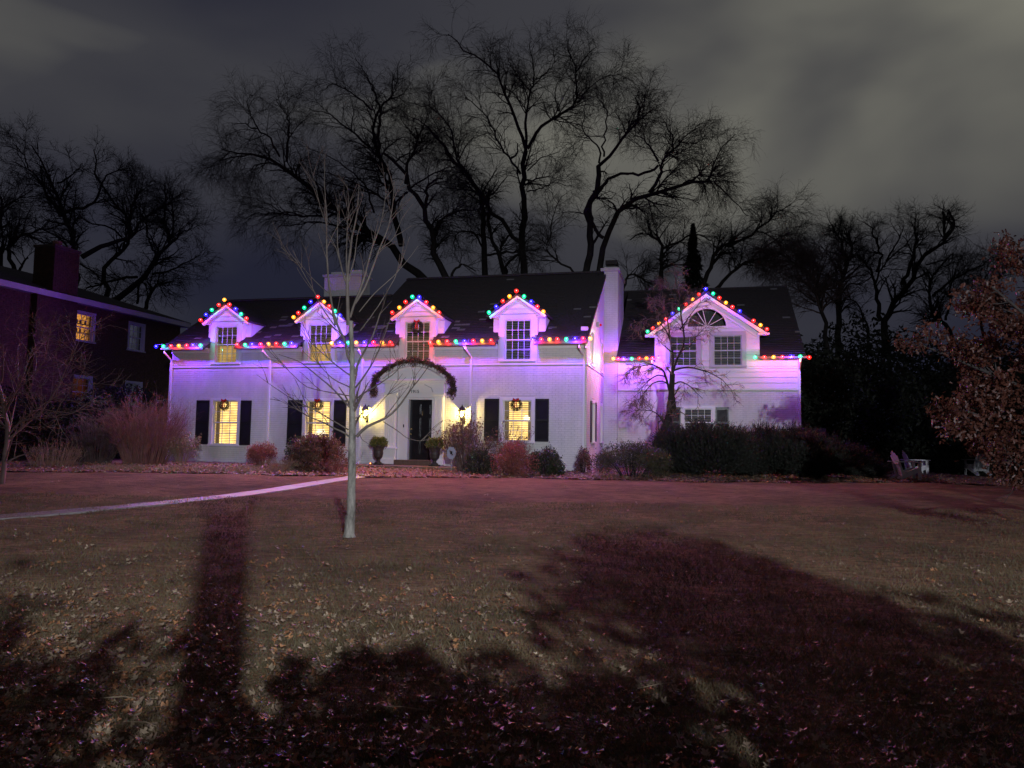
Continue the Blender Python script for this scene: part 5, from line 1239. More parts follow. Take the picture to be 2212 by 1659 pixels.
def stems_from(n, rx, ry, h, spread, K=7, r=0.012, bend=0.12, lean=0.0, basew=0.25):
    """upright fan of stems from a root patch"""
    a = rng.random(n)*2*np.pi; q = np.sqrt(rng.random(n))
    P = np.empty((n, K, 3)); P[:, 0] = np.stack([np.cos(a)*q*rx*basew, np.sin(a)*q*ry*basew, np.zeros(n)-0.03], 1)
    top = np.stack([np.cos(a)*q*rx*spread, np.sin(a)*q*ry*spread, h*(1.02-0.35*q*q)*(0.7+0.35*rng.random(n))], 1)
    for k in range(1, K):
        t = k/(K-1); P[:, k] = P[:, 0]*(1-t) + top*t + np.stack([np.cos(a), np.sin(a), 0*a], 1)*(-(1-t)*t*bend*rx*2)*q[:, None]
        P[:, k] += rng.normal(size=(n, 3))*0.02*h*t
    Rr = np.linspace(1, 0.3, K)[None]*r*(0.6+0.7*rng.random(n))[:, None]
    return P, Rr

def leafy_shrub(label, x, y, rx, ry, h, n, size, material, twig='twig', lumps=26, zbase=None, cat='shrub', group=None, lump_r=0.33, name='shrub', nst=40):
    z = float(bed_z(x, y)) if zbase is None else zbase
    t = thing(name, label, cat, (x, y, z-0.03), 0, group)
    P, D = blob_points(n, rx, ry, h, lumps, lump_r)
    V, F = leaf_quads(P, D, size*(0.6+0.8*rng.random(n)))
    place_np('foliage', V, F, M[material], t, 'stuff')
    S, Rr = stems_from(nst, rx, ry, h*0.95, 0.85, r=0.012); Q, Qr = grow(S, Rr, nst*8, 0.3*h, 0.6, 4, jit=0.2, rmin=0.003)
    V, F = join_np([tubes(S, Rr, 4), tubes(Q, Qr, 3)]); place_np('stems', V, F, M[twig], t, 'stuff')
    return t
def twiggy_shrub(label, x, y, rx, ry, h, n, material, sub=9, leaves=0, lmat=None, spread=1.0, zbase=None, r=0.011, lsize=0.03, name='bare_shrub', cat='shrub', bend=0.12, basew=0.25, sublen=0.3):
    z = float(bed_z(x, y)) if zbase is None else zbase
    t = thing(name, label, cat, (x, y, z-0.03))
    S, Rr = stems_from(n, rx, ry, h, spread, r=r, bend=bend, basew=basew)
    Q, Qr = grow(S, Rr, n*sub, sublen*h, 0.5, 5, jit=0.16, rmin=0.0035, tmin=0.3, up=0.15); Q2, Q2r = grow(Q, Qr, n*sub*3, 0.14*h, 0.6, 3, jit=0.15, rmin=0.0028, up=0.1)
    V, F = join_np([tubes(S, Rr, 5), tubes(Q, Qr, 3), tubes(Q2, Q2r, 3)]); place_np('branches', V, F, M[material], t, 'stuff')
    if leaves:
        k = rng.integers(0, len(Q2), leaves); C = Q2[k, -1] + rng.normal(size=(leaves, 3))*0.02
        V, F = leaf_quads(C, None, lsize*(0.5+rng.random(leaves))); place_np('foliage', V, F, M[lmat], t, 'stuff')
    return t

# ------------------------------------------------------------------ shrubs and beds
twiggy_shrub('tall red twigged bare shrub at the left corner of the white house', -12.3, 25.0, 1.55, 1.2, 2.35, 240, 'twig_red', sub=6, spread=1.0, r=0.012, bend=0.05, basew=0.45)
twiggy_shrub('tall thin violet grey bare shrub left of the red twigged shrub', -13.9, 24.9, 1.0, 1.0, 1.75, 130, 'twig_cherry', sub=5, spread=1.0, r=0.010, bend=0.05, basew=0.45)
twiggy_shrub('low clump of dry upright stalks at the far left of the bed', -14.3, 23.2, 0.9, 0.6, 0.85, 120, 'straw', sub=2, spread=1.1, r=0.008, bend=-0.05, basew=0.7, name='dry_perennial')
twiggy_shrub('pale hydrangea with dry flower heads by the left shutter', -11.25, 25.3, 0.65, 0.6, 1.15, 70, 'straw', sub=6, leaves=2600, lmat='litter2', r=0.007, lsize=0.028)
leafy_shrub('small russet rose shrub left of the dark rounded shrub', -8.3, 24.85, 0.62, 0.5, 0.85, 5200, 0.022, 'leaf_rose', 'twig_red', group=None)
leafy_shrub('large dark leafy shrub below the second ground floor window', -6.15, 23.5, 1.02, 0.75, 1.22, 9500, 0.032, 'leaf_bronze', lumps=34, lump_r=0.3)
leafy_shrub('dark evergreen shrub crowding the left side of the large leafy shrub', -6.75, 24.2, 0.7, 0.6, 1.12, 5000, 0.03, 'leaf_dark')
twiggy_shrub('feathery low dry plant at the right foot of the dark leafy shrub', -5.35, 22.6, 0.65, 0.5, 0.5, 90, 'twig_red', sub=5, spread=1.2, r=0.005, bend=-0.05, name='dry_perennial')
twiggy_shrub('tuft of pale ornamental grass in front of the dark leafy shrub', -7.0, 22.75, 0.4, 0.35, 0.48, 150, 'straw', sub=0 + 1, spread=1.5, r=0.004, bend=-0.1, name='ornamental_grass', cat='grass clump')
twiggy_shrub('bare multi stemmed shrub with a few dry leaves right of the front door', -1.45, 24.0, 1.0, 0.7, 1.78, 42, 'twig_cherry', sub=9, leaves=2400, lmat='leaf_bronze', spread=1.0, r=0.02, bend=0.1, basew=0.28, lsize=0.03)
leafy_shrub('dark rounded evergreen shrub between the bare shrub and the russet mound', -0.92, 23.2, 0.55, 0.5, 0.85, 4200, 0.026, 'leaf_dark')
leafy_shrub('russet mounded shrub below the right ground floor window', 0.12, 23.0, 0.78, 0.65, 1.10, 8200, 0.024, 'leaf_rose', 'twig_red', lumps=30)
leafy_shrub('dark glossy shrub right of the russet mound', 1.08, 23.25, 0.62, 0.55, 0.92, 4800, 0.032, 'leaf_dark')
twiggy_shrub('tall arching bare twigs rising in front of the right ground floor window', 0.05, 23.75, 0.9, 0.5, 1.48, 44, 'twig_cherry', sub=6, leaves=300, lmat='leaf_bronze', spread=1.0, r=0.009)
leafy_shrub('broad clipped boxwood shrub at the corner before the wing', 3.75, 23.0, 1.42, 0.95, 1.20, 17000, 0.022, 'leaf_mid', lumps=60, lump_r=0.25)
leafy_shrub('small shrub growing against the foot of the right corner downspout', 2.35, 24.0, 0.30, 0.3, 0.85, 1100, 0.03, 'leaf_bronze', nst=12)
def bed_clump(name, label, cat, x, y, rx, ry, h, n, material):
    t = twiggy_shrub(label, x, y, rx, ry, h, n, material, sub=3, spread=1.1, r=0.004, bend=-0.05, basew=0.9, name=name, cat=cat); return t
for i, (x, y, rx, lab) in enumerate(((-9.6, 22.5, 1.2, 'low strip of dry ground cover in front of the left window'), (-11.9, 22.4, 0.9, 'low dry ground cover before the pale hydrangea'), (-7.9, 22.6, 0.8, 'low dry ground cover before the small russet rose shrub'))):
    o = bed_clump('ground_cover', lab, 'ground cover', x, y, rx, 0.35, 0.24, 260, 'straw')

# junipers: long upswept sprays
def juniper(label, x, y, rx, ry, h, n_spray, group=None, taper_right=False):
    z = float(bed_z(x, y)); t = thing('juniper', label, 'shrub', (x, y, z-0.05), 0, group)
    th = rng.random(n_spray)*2*np.pi; ct = rng.random(n_spray)
    q = np.sqrt(1-ct**2*0.9)
    hx = np.cos(th)*q; hy = np.sin(th)*q
    lump = 1 + 0.13*np.sin(hx*7+1)*np.cos(hy*5) + 0.08*np.sin(hx*15)
    hh = h*lump
    C = np.stack([hx*rx*0.86, hy*ry*0.86, (0.08 + 0.80*ct)*hh], 1)*(0.7+0.3*rng.random(n_spray))[:, None]
    if taper_right: C[:, 2] *= np.clip(1.0 - 0.75*np.clip(C[:, 0]/rx, -0.3, 1), 0.2, 1.3)
    D = np.stack([hx*0.9, hy*0.9, 0.35+0.5*ct], 1) + rng.normal(size=(n_spray, 3))*0.28; D /= np.linalg.norm(D, axis=1, keepdims=True)
    K = 5; S = np.empty((n_spray, K, 3)); S[:, 0] = C; d = D.copy(); L = (0.30+0.25*rng.random(n_spray))[:, None]/(K-1)
    for k in range(1, K):
        S[:, k] = S[:, k-1] + d*L; d[:, 2] += 0.06; d += rng.normal(size=d.shape)*0.1; d /= np.linalg.norm(d, axis=1, keepdims=True)
    Rr = np.full((n_spray, K), 0.004)
    m = 14; par = np.repeat(np.arange(n_spray), m); tt = np.tile(np.linspace(0.05, 1, m), n_spray)
    xk = tt*(K-1); ik = np.minimum(xk.astype(int), K-2); fr = (xk-ik)[:, None]
    base = S[par, ik]*(1-fr) + S[par, ik+1]*fr; dirv = S[par, -1]-S[par, 0]; dirv /= np.linalg.norm(dirv, axis=1, keepdims=True)
    V, F = leaf_quads(base + rng.normal(size=base.shape)*0.012, dirv*1.3, (0.030+0.025*rng.random(len(base)))*(1.25-0.6*tt), asp=0.28)
    place_np('sprays', V, F, M['juniper'], t, 'stuff')
    V, F = tubes(S, Rr, 3); place_np('stems', V, F, M['twig'], t, 'stuff')
juniper('tall spreading juniper in front of the wing basement window', 6.55, 24.2, 1.55, 1.5, 1.72, 4600, 'junipers along the right wing')
juniper('wide juniper in front of the right end of the wing', 8.85, 24.5, 1.75, 1.5, 1.62, 4600, 'junipers along the right wing')
juniper('low spreading juniper sloping down beyond the wing corner', 10.6, 25.2, 2.2, 1.4, 1.35, 3800, 'junipers along the right wing', True)
juniper('small juniper at the foot of the leaning cherry trunk', 5.4, 24.3, 0.8, 0.9, 1.5, 1800, 'junipers along the right wing')

# ------------------------------------------------------------------ wreaths, garland, urns, sign
def wreath(u, z, v, label, r=0.20):
    t = hthing('wreath', label, 'wreath', u, v, z, 'evergreen wreaths with red bows on the windows')
    n = 900; a = rng.random(n)*2*np.pi; b = rng.random(n)*2*np.pi; q = 0.065*np.sqrt(rng.random(n))
    C = np.stack([np.cos(a)*(r-0.045+np.cos(b)*q), -0.02+np.sin(b)*q*0.7, np.sin(a)*(r-0.045+np.cos(b)*q)], 1)
    D = np.stack([np.cos(a)*0.7, -0.3+0*a, np.sin(a)*0.7], 1)
    V, F = leaf_quads(C, D, 0.035*(0.6+0.6*rng.random(n)), asp=0.22); place_np('greenery', V, F, M['leaf_dark'], t, 'stuff')
    bw = MB()
    for s_ in (-1, 1):
        bw.prism([(0, -0.085, r-0.03), (s_*0.10, -0.10, r+0.035), (s_*0.105, -0.09, r-0.06), (0, -0.085, r-0.05)], (0, 0.025, 0))
        bw.prism([(s_*0.005, -0.09, r-0.045), (s_*0.03, -0.10, r-0.05), (s_*0.065, -0.085, r-0.30), (s_*0.02, -0.085, r-0.28)], (0, 0.008, 0))
    bw.box(-0.02, 0.02, -0.11, -0.075, r-0.07, r-0.02); bw.build('bow', M['ribbon'], t)
wreath(-13.53, 2.60, -0.045, 'wreath with red bow on the leftmost ground floor window')
wreath(-9.71, 2.62, -0.045, 'wreath with red bow on the ground floor window behind the sapling')
wreath(-2.36, 2.66, -0.045, 'wreath with red bow on the ground floor window right of the front door')
wreath(-5.98, 5.38, -0.045, 'wreath with red bow on the dormer window above the front door', 0.22)
gt_ = hthing('garland', 'evergreen garland draped over the arched entrance of the white house', 'garland', -6.01, -0.3, 3.6)
gp = [(-1.42, -0.62), (-1.46, -0.35), (-1.40, -0.10), (-1.22, 0.12), (-0.95, 0.30), (-0.55, 0.48), (0, 0.56), (0.55, 0.48), (0.95, 0.30), (1.22, 0.12), (1.42, -0.10), (1.50, -0.35), (1.42, -0.62)]
gp3, gl = resample([(x, 0, z) for x, z in gp], 60); n = 6500
k = rng.integers(0, 59, n); fr = rng.random(n)[:, None]; C = gp3[k]*(1-fr)+gp3[k+1]*fr
lump = 0.10 + 0.045*np.sin(k*0.9)+0.02*np.sin(k*2.3) + 0.035*(np.abs(k-30) > 20) + 0.04*(np.abs(k-30) < 3)
d = rng.normal(size=(n, 3)); d /= np.linalg.norm(d, axis=1, keepdims=True); C = C + d*(lump*rng.random(n)**0.5)[:, None]*np.array([1.1, 0.7, 1.1])
d[:, 2] -= 0.5; V, F = leaf_quads(C, d, 0.055*(0.5+0.8*rng.random(n)), asp=0.22); place_np('greenery', V, F, M['garland'], gt_, 'stuff')
MB().tube([tuple(p) for p in gp3], 0.02, 6).build('cord', M['twig'], gt_)

def urn(u, label):
    t = hthing('urn_planter', label, 'planter', u, -0.62, 0.56, 'urn planters beside the front door')
    MB().box(-0.15, 0.15, -0.15, 0.15, 0, 0.05).lathe((0, 0, 0.05), [(0.13, 0), (0.13, 0.03), (0.07, 0.07), (0.06, 0.13), (0.10, 0.17), (0.15, 0.22), (0.17, 0.34), (0.165, 0.42), (0.19, 0.52), (0.22, 0.58), (0.245, 0.60), (0.24, 0.63), (0.20, 0.62), (0.18, 0.58)], 20).build('urn', M['urn'], t, smooth=False, bevel=0)
    n = 1500; a = rng.random(n)*2*np.pi; e_ = rng.random(n); C = np.stack([np.cos(a)*0.26*np.sqrt(1-e_**2*0.7), np.sin(a)*0.24*np.sqrt(1-e_**2*0.7), 0.66+e_*0.26], 1)*np.array([1, 1, 1])
    C += rng.normal(size=C.shape)*0.03; D = np.stack([np.cos(a), np.sin(a), 0.7+0*a], 1); V, F = leaf_quads(C, D, 0.05*(0.5+0.8*rng.random(n)), asp=0.25); place_np('greenery', V, F, M['urn_green'], t, 'stuff')
urn(-7.06, 'dark urn planter with green cedar left of the front door')
urn(-5.02, 'dark urn planter with green cedar right of the front door')
sp = hthing('spotlight', 'small lit spotlight on the porch at the foot of the left urn', 'spotlight', -7.22, -0.86, 0.56)
MB().box(-0.04, 0.04, -0.03, 0.05, 0.0, 0.08).build('housing', M['metal_dark'], sp)
MB().lathe((0, -0.036, 0.055), [(0.002, -0.022), (0.022, -0.01), (0.022, 0.01), (0.002, 0.022)], 10).build('lens', emis('red_spot_lens', (1.0, 0.25, 0.08), 6.0, False), sp)
sg = hthing('yard_sign', 'small pale octagonal yard sign on a stake right of the porch', 'sign', -4.06, -1.75, 0.42)
o8 = [(0.16*math.cos(R(22.5+45*k)), 0, 0.62+0.21*math.sin(R(22.5+45*k))) for k in range(8)]
MB().prism(o8, (0, 0.012, 0)).build('panel', M['sign'], sg); MB().box(-0.035, 0.035, -0.006, -0.001, 0.58, 0.68).build('emblem', M['metal_dark'], sg)
MB().box(-0.008, 0.008, 0.014, 0.028, -0.1, 0.62).build('stake', M['grey_trim'], sg)

# ------------------------------------------------------------------ bare trees
def make_tree(name, label, limbs, Y, loc_x, counts, lens, droop, base_z, group=None, trunk_mat='bark', twig_mat='twig', depth_amp=2.0, sides=7, twig_r=0.0058, wig=0.09, ang=0.8, seed=1, jit=0.16, tubeK=14, cat='tree', up1=0.12, flat=1.0, dens_=1.0, n_trunk=0, zs=1.0, tm0=0.3):
    t = thing(name, label, cat, (loc_x, Y, base_z), 0, group); t.scale = (1, 1, zs)
    rs = np.random.default_rng(seed); ph = rs.random(6)*6.28; sc = 0.11+0.1*rs.random(6)
    zb = min(p[1] for L in limbs for p in L[2])
    def yo(x, z):
        w = np.clip((z-zb)/6.0, 0, 1.0)
        return depth_amp*w*(np.sin(x*sc[0]*6/max(depth_amp, 0.5)+ph[0]) + np.sin(z*sc[1]*6/max(depth_amp, 0.5)+ph[1])*0.8 + 0.5*np.sin((x+z)*sc[2]*9/max(depth_amp, 0.5)+ph[2]))*0.6
    P, Rr = [], []
    for r0, r1, pts in limbs:
        a = np.array([(x-loc_x, 0, z-base_z) for x, z in pts], float)
        Q, L = resample(a, tubeK); Q = smooth_line(Q)
        if wig: Q[1:-1] += rs.normal(size=Q[1:-1].shape)*wig*min(L/8, 1)
        Q[:, 1] = yo(Q[:, 0]+loc_x, Q[:, 2]+base_z)
        P.append(Q); Rr.append(np.linspace(r0, r1, tubeK)*1.15)
    P = np.array(P); Rr = np.array(Rr)
    nt_ = n_trunk or len(P)
    V, F = tubes(P[:nt_], Rr[:nt_], sides); link('trunk', np_mesh('trunk', V, F, M[trunk_mat], smooth=True), t)
    for i in range(nt_, len(P)):
        V, F = tubes(P[i:i+1], Rr[i:i+1], 7); link('branch', np_mesh('branch', V, F, M['branch_pale'], smooth=True), t)
    wl = np.array([0.18 if r1 > 0.045 and n_trunk == 0 else 1.0 for r0, r1, _ in limbs]); parts = []; A, Ar = P, Rr
    for lv, (n, L, dr) in enumerate(zip(counts, lens, droop)):
        K = (7, 5, 5, 4)[lv]
        A2, A2r = grow(A, Ar, int(n*(1, 0.8, dens_)[min(lv, 2)]), L, ang, K, droop=dr, jit=jit, rmul=(0.5, 0.6, 0.65, 0.7)[lv], rmin=twig_r*(2.6, 1.6, 1.0, 0.8)[lv], tmin=(tm0, 0.15, 0.12, 0.1)[lv], up=(up1, 0.06, 0, 0)[lv], flat=flat, wts=(wl if lv == 0 else None))
        parts.append(tubes(A2, A2r, (5, 4, 3, 3)[lv]))
        if lv == 0: A, Ar = A2, A2r
        else: A, Ar = np.concatenate([A2]), np.concatenate([A2r])
    V, F = join_np(parts); o = link('crown', np_mesh('crown', V, F, M[twig_mat]), t, 'stuff')
    return t
BG = 'bare trees standing behind the white house'
make_tree('elm_tree', 'tallest bare elm with one straight trunk behind the main roof', ELM_TALL, 40, 1.0, (230, 1900, 10000), (2.8, 1.7, 1.15), (0.12, 0.30, 0.55), 0.35, BG, seed=11, tm0=0.22, zs=0.955, twig_r=0.0050)
make_tree('elm_tree', 'bare elm with two crossing trunks forking behind the right chimney', ELM_FORKED, 38, 4.0, (210, 1800, 9500), (2.6, 1.6, 1.1), (0.12, 0.30, 0.55), 0.35, BG, seed=12, tm0=0.22, zs=0.955, twig_r=0.0050)
make_tree('willow_tree', 'leaning bare willow with a long limb reaching out to the left', WILLOW_LEANING, 42, -6.0, (250, 2200, 11500), (2.9, 1.9, 1.5), (0.16, 0.38, 0.65), 0.35, BG, seed=13, tm0=0.22, zs=0.955, twig_r=0.0050)
make_tree('elm_tree', 'bare elm with a bent dark trunk between the willow and the tallest elm', ELM_BENT, 39, -3.5, (110, 950, 5500), (2.3, 1.6, 1.1), (0.15, 0.32, 0.6), 0.35, BG, seed=14, tm0=0.22, zs=0.955, twig_r=0.0050)
make_tree('elm_tree', 'cluster of slim bare trunks just left of the tallest elm', ELM_TWIN, 44, -1.5, (90, 800, 4500), (2.3, 1.6, 1.1), (0.15, 0.32, 0.6), 0.35, BG, seed=15, tm0=0.22, zs=0.955, twig_r=0.0050)
make_tree('elm_tree', 'low spreading bare tree behind the roof of the right wing', ELM_LOW, 41, 8.0, (140, 1200, 7000), (2.3, 1.6, 1.1), (0.15, 0.3, 0.45), 0.35, BG, seed=16, tm0=0.22, zs=0.955, twig_r=0.0050)
BL_ = 'bare trees behind the brick neighbour house'
make_tree('oak_tree', 'bare oak with knobbly tops behind the brick chimney', OAK_LEFT, 40, -23.0, (110, 900, 5200), (2.4, 1.2, 0.7), (0.03, 0.05, 0.1), 0.35, BL_, seed=21, up1=0.2)
make_tree('oak_tree', 'middle bare oak behind the brick house left of the gap', OAK_MIDDLE, 43, -21.0, (80, 650, 3600), (2.2, 1.2, 0.7), (0.03, 0.06, 0.1), 0.35, BL_, seed=22, up1=0.2)
make_tree('oak_tree', 'bare oak with arching low limbs nearest the white house on the left', OAK_RIGHT, 41, -20.0, (120, 950, 5200), (2.4, 1.3, 0.8), (0.05, 0.1, 0.15), 0.35, BL_, seed=23, up1=0.15)
make_tree('oak_tree', 'bare oak at the left edge behind the brick house roof', OAK_EDGE, 38, -25.0, (90, 700, 3800), (2.4, 1.2, 0.8), (0.03, 0.06, 0.1), 0.35, BL_, seed=24, up1=0.2)
BR_ = 'bare trees right of the white house'
make_tree('elm_tree', 'bare tree with one dark trunk just right of the wing roof', ELM_RIGHT, 46, 20.0, (100, 800, 4200), (2.2, 1.1, 0.7), (0.02, 0.04, 0.08), 0.35, BR_, seed=31, up1=0.25)
make_tree('elm_tree', 'large bare tree spreading into two tall crowns on the right', ELM_SPREADING, 45, 23.5, (130, 1000, 5400), (2.2, 1.1, 0.7), (0.02, 0.04, 0.08), 0.35, BR_, seed=32, up1=0.25)
make_tree('elm_tree', 'small bare trees half hidden behind the rusty oak on the right', ELM_FAR_RIGHT, 44, 27.0, (110, 900, 5000), (2.4, 1.3, 0.8), (0.03, 0.06, 0.1), 0.35, BR_, seed=33, up1=0.2)
make_tree('elm_tree', 'twiggy bare tree tinted violet at the right end of the wing roof', ELM_CORNER, 38, 14.0, (110, 1000, 6500), (2.6, 1.3, 0.9), (0.05, 0.2, 0.35), 0.35, BR_, twig_mat='twig_cherry', seed=34)

make_tree('sapling', 'young bare maple sapling with pale grey trunk on the front lawn', SAPLING, 10.4, -2.26, (95, 260), (0.7, 0.3), (0.0, 0.0), 0.12, None, 'bark_pale', 'twig_pale', depth_amp=0.55, sides=12, twig_r=0.0023, wig=0.008, ang=0.55, seed=41, jit=0.07, tubeK=16, up1=0.35, n_trunk=1)
make_tree('weeping_cherry_tree', 'small leaning weeping cherry with dark trunk and drooping twigs before the wing', WEEPING_CHERRY, 25.5, 5.0, (150, 1300, 3600), (0.85, 0.42, 0.24), (0.25, 0.35, 0.3), 0.40, None, 'bark', 'twig_cherry', depth_amp=0.8, sides=9, twig_r=0.0042, wig=0.03, seed=42, jit=0.14, up1=0.0)
make_tree('bare_tree', 'young bare tree at the left edge of the picture before the brick house', EDGE_TREE, 16.9, -11.6, (70, 420, 900), (1.5, 0.7, 0.35), (0.0, 0.02, 0.02), 0.3, None, 'twig_cherry', 'twig_cherry', depth_amp=0.6, sides=8, twig_r=0.0035, wig=0.03, seed=43, jit=0.1, up1=0.15)

# root flare of the sapling
fl_ = [o for o in bpy.data.objects if o.name.startswith('sapling')][0]
MB().lathe((0.03, 0.0, 0.02), [(0.125, -0.06), (0.095, 0.0), (0.075, 0.05), (0.068, 0.12), (0.060, 0.3)], 14).build('root_flare', M['bark_pale'], fl_, smooth=True)

# dark spruce behind the wing
sc_ = thing('spruce_tree', 'dark narrow spruce rising behind the gable of the right wing', 'tree', (10.2, 41.5, 0.3))
MB().tube([(0, 0, 0), (0, 0, 13.3)], [0.25, 0.02], 8).build('trunk', M['bark'], sc_)
n = 9000; hh = rng.random(n)**0.75; a = rng.random(n)*2*np.pi; lay = 0.75+0.35*np.sin(hh*55+np.sin(a*3)*1.5); rad = (0.05+2.6*(1-hh))*np.sqrt(rng.random(n))*lay
C = np.stack([np.cos(a)*rad, np.sin(a)*rad, 0.6+hh*13.0-rad*0.25], 1); D = np.stack([np.cos(a), np.sin(a), -0.3+0*a], 1)
V, F = leaf_quads(C, D*1.3, 0.22*(0.5+0.8*rng.random(n))*(1.2-0.6*hh), asp=0.3); place_np('crown', V, F, M['conifer'], sc_, 'stuff')

# ------------------------------------------------------------------ rusty oak on the right
ok = thing('oak_tree', 'oak with rusty brown leaves at the right edge of the lawn', 'tree', (9.0, 11.0, 0.12)); ok.scale = (0.80, 0.80, 0.84)
P, Rr = [], []
limbs = [[(0, 0, -0.1), (0.05, 0, 1.2), (-0.05, 0.05, 2.4), (0.1, 0, 3.8), (0.0, 0, 5.6)], [(0, 0, 1.3), (-0.8, -0.1, 1.6), (-1.8, -0.2, 1.9), (-2.9, -0.2, 2.3)], [(0, 0, 1.9), (-0.9, 0.3, 2.5), (-2.1, 0.3, 3.0), (-3.4, 0.3, 3.5)], [(0, 0, 2.5), (-1, -0.4, 3.2), (-2.0, -0.6, 3.9), (-2.7, -0.7, 4.4)], [(0, 0, 1.2), (-1.0, -0.6, 1.35), (-2.0, -1.0, 1.3), (-2.7, -1.2, 1.15)], [(0, 0, 3.2), (-0.7, 0.1, 4.3), (-1.3, 0.2, 5.0), (-1.6, 0.2, 5.3)], [(0, 0, 2), (1, 0.3, 2.8), (2, 0.5, 3.4), (2.8, 0.6, 3.9)], [(0, 0, 2.9), (0.7, -0.5, 3.9), (1.4, -0.9, 4.8), (1.7, -1.1, 5.6)], [(0, 0, 1.5), (0.8, -0.9, 2.0), (1.6, -1.7, 2.3), (2.2, -2.3, 2.5)], [(0, 0, 1.8), (0.2, 1.0, 2.5), (0.2, 1.9, 3.2), (0.1, 2.6, 3.8)], [(0, 0, 2.2), (-0.3, -1.0, 2.9), (-0.7, -1.8, 3.4), (-1.0, -2.4, 3.7)]]
for i, l in enumerate(limbs):
    Q, L = resample(l, 12); Q = smooth_line(Q); P.append(Q); Rr.append(np.linspace(0.14 if i == 0 else 0.06, 0.015, 12))
P = np.array(P); Rr = np.array(Rr); V, F = tubes(P, Rr, 8); link('trunk', np_mesh('trunk', V, F, M['bark'], smooth=True), ok)
B1, B1r = grow(P, Rr, 150, 1.1, 0.8, 6, jit=0.15, rmin=0.01, tmin=0.3); B2, B2r = grow(B1, B1r, 1000, 0.5, 0.8, 4, jit=0.2, rmin=0.005)
V, F = join_np([tubes(B1, B1r, 4), tubes(B2, B2r, 3)]); place_np('branches', V, F, M['twig'], ok, 'stuff')
def lobed(n_l=5, seed=0, size=1.0):
    """outline of a lobed oak leaf in the xy plane, curled"""
    r = random.Random(seed); L = []; R_ = []
    for k in range(n_l+1):
        y = k/(n_l)*0.9+0.05; w = 0.30*math.sin(math.pi*min(1, 0.15+y*0.85))**0.6
        L.append((w*r.uniform(0.85, 1.25), y)); 
        if k < n_l: L.append((w*r.uniform(0.25, 0.45), y+0.5/n_l*0.9))
    right = [(x, y) for x, y in L]; left = [(-x*r.uniform(0.85, 1.15), y) for x, y in reversed(L)]
    pts = [(0.015, -0.18), (0.02, 0)] + right + [(0, 1.02)] + left + [(-0.02, 0), (-0.015, -0.18)]
    return pts
def leaf_mesh(name, seed, material, curl=0.5, size=0.11):
    r = random.Random(seed*13+1); pts = lobed(4, seed); c1, c2 = r.uniform(-1, 1)*curl, r.uniform(0.2, 1)*curl
    def z(x, y): return c1*(y-0.5)**2*1.2 + c2*abs(x)*1.1 + 0.05*math.sin(9*y+seed)*abs(x)*3
    mid = [(0, yy) for yy in (0.0, 0.33, 0.66, 1.02)]
    v = [(x*size, y*size, z(x, y)*size) for x, y in pts]; n = len(pts)
    m0 = len(v); v += [(0, y*size, z(0, y)*size-0.002) for x, y in mid[1:3]]
    f = []
    for i in range(n-1):
        y = (pts[i][1]+pts[i+1][1])/2; m = m0 if y < 0.5 else m0+1
        f.append((i, i+1, m))
    f += [(n-1, 0, m0)]
    me = bpy.data.meshes.new(name); me.from_pydata(v, [], f); me.materials.append(material); me.update(); return me, np.array(v), np.array(f)
# leaves of the oak: lobed shapes copied to the twig ends
_, lv, lf = leaf_mesh('oak_leaf_shape', 3, M['oak_leaf'], 0.4, 1.0); bpy.data.meshes.remove(_)
# simplified leaf: 6-point kite with notches
kv = np.array([(0, -0.15, 0), (0.26, 0.2, 0.06), (0.12, 0.42, 0.0), (0.30, 0.62, 0.08), (0, 1.0, -0.03), (-0.30, 0.62, 0.08), (-0.12, 0.42, 0.0), (-0.26, 0.2, 0.06)], float)
kf = np.array([(0, 1, 2, 7), (7, 2, 6, 6), (2, 3, 4, 6), (6, 4, 5, 5)])
kf = np.array([(0, 1, 2, 6), (0, 6, 7, 0), (2, 3, 4, 6), (6, 4, 5, 6)])
kf3 = np.array([(0, 1, 2), (0, 2, 6), (0, 6, 7), (2, 3, 4), (2, 4, 6), (4, 5, 6)])
def scatter(base, faces, C, size, down=0.0, flat=False, tilt=0.5):
    N = len(C); 
    if flat:
        n_ = rng.normal(size=(N, 3))*tilt; n_[:, 2] = 1
    else: n_ = rng.normal(size=(N, 3))
    n_ /= np.linalg.norm(n_, axis=1, keepdims=True)
    a = rng.normal(size=(N, 3)); a[:, 2] -= down; a -= n_*(a*n_).sum(1, keepdims=True); a /= np.linalg.norm(a, axis=1, keepdims=True); b = np.cross(a, n_)
    s = size[:, None, None]
    V = C[:, None, :] + (b[:, None, :]*base[None, :, 0:1] + a[:, None, :]*base[None, :, 1:2] + n_[:, None, :]*base[None, :, 2:3])*s
    F = (faces[None] + (np.arange(N)*len(base))[:, None, None]).reshape(-1, faces.shape[1])
    return V.reshape(-1, 3), F
n = 44000; k = rng.integers(0, len(B2), n); w = rng.random(n)[:, None]; C = B2[k, 1]*(1-w)+B2[k, -1]*w + rng.normal(size=(n, 3))*0.09
keep = C[:, 2] > 1.15 + 0.5*np.sin(C[:, 0]*2.1)*np.cos(C[:, 1]*1.7); C = C[keep]; n = len(C)
V, F = scatter(kv, kf3, C, 0.088*(0.6+0.6*rng.random(n)), down=0.8); place_np('crown', V, F, M['oak_leaf'], ok, 'stuff')

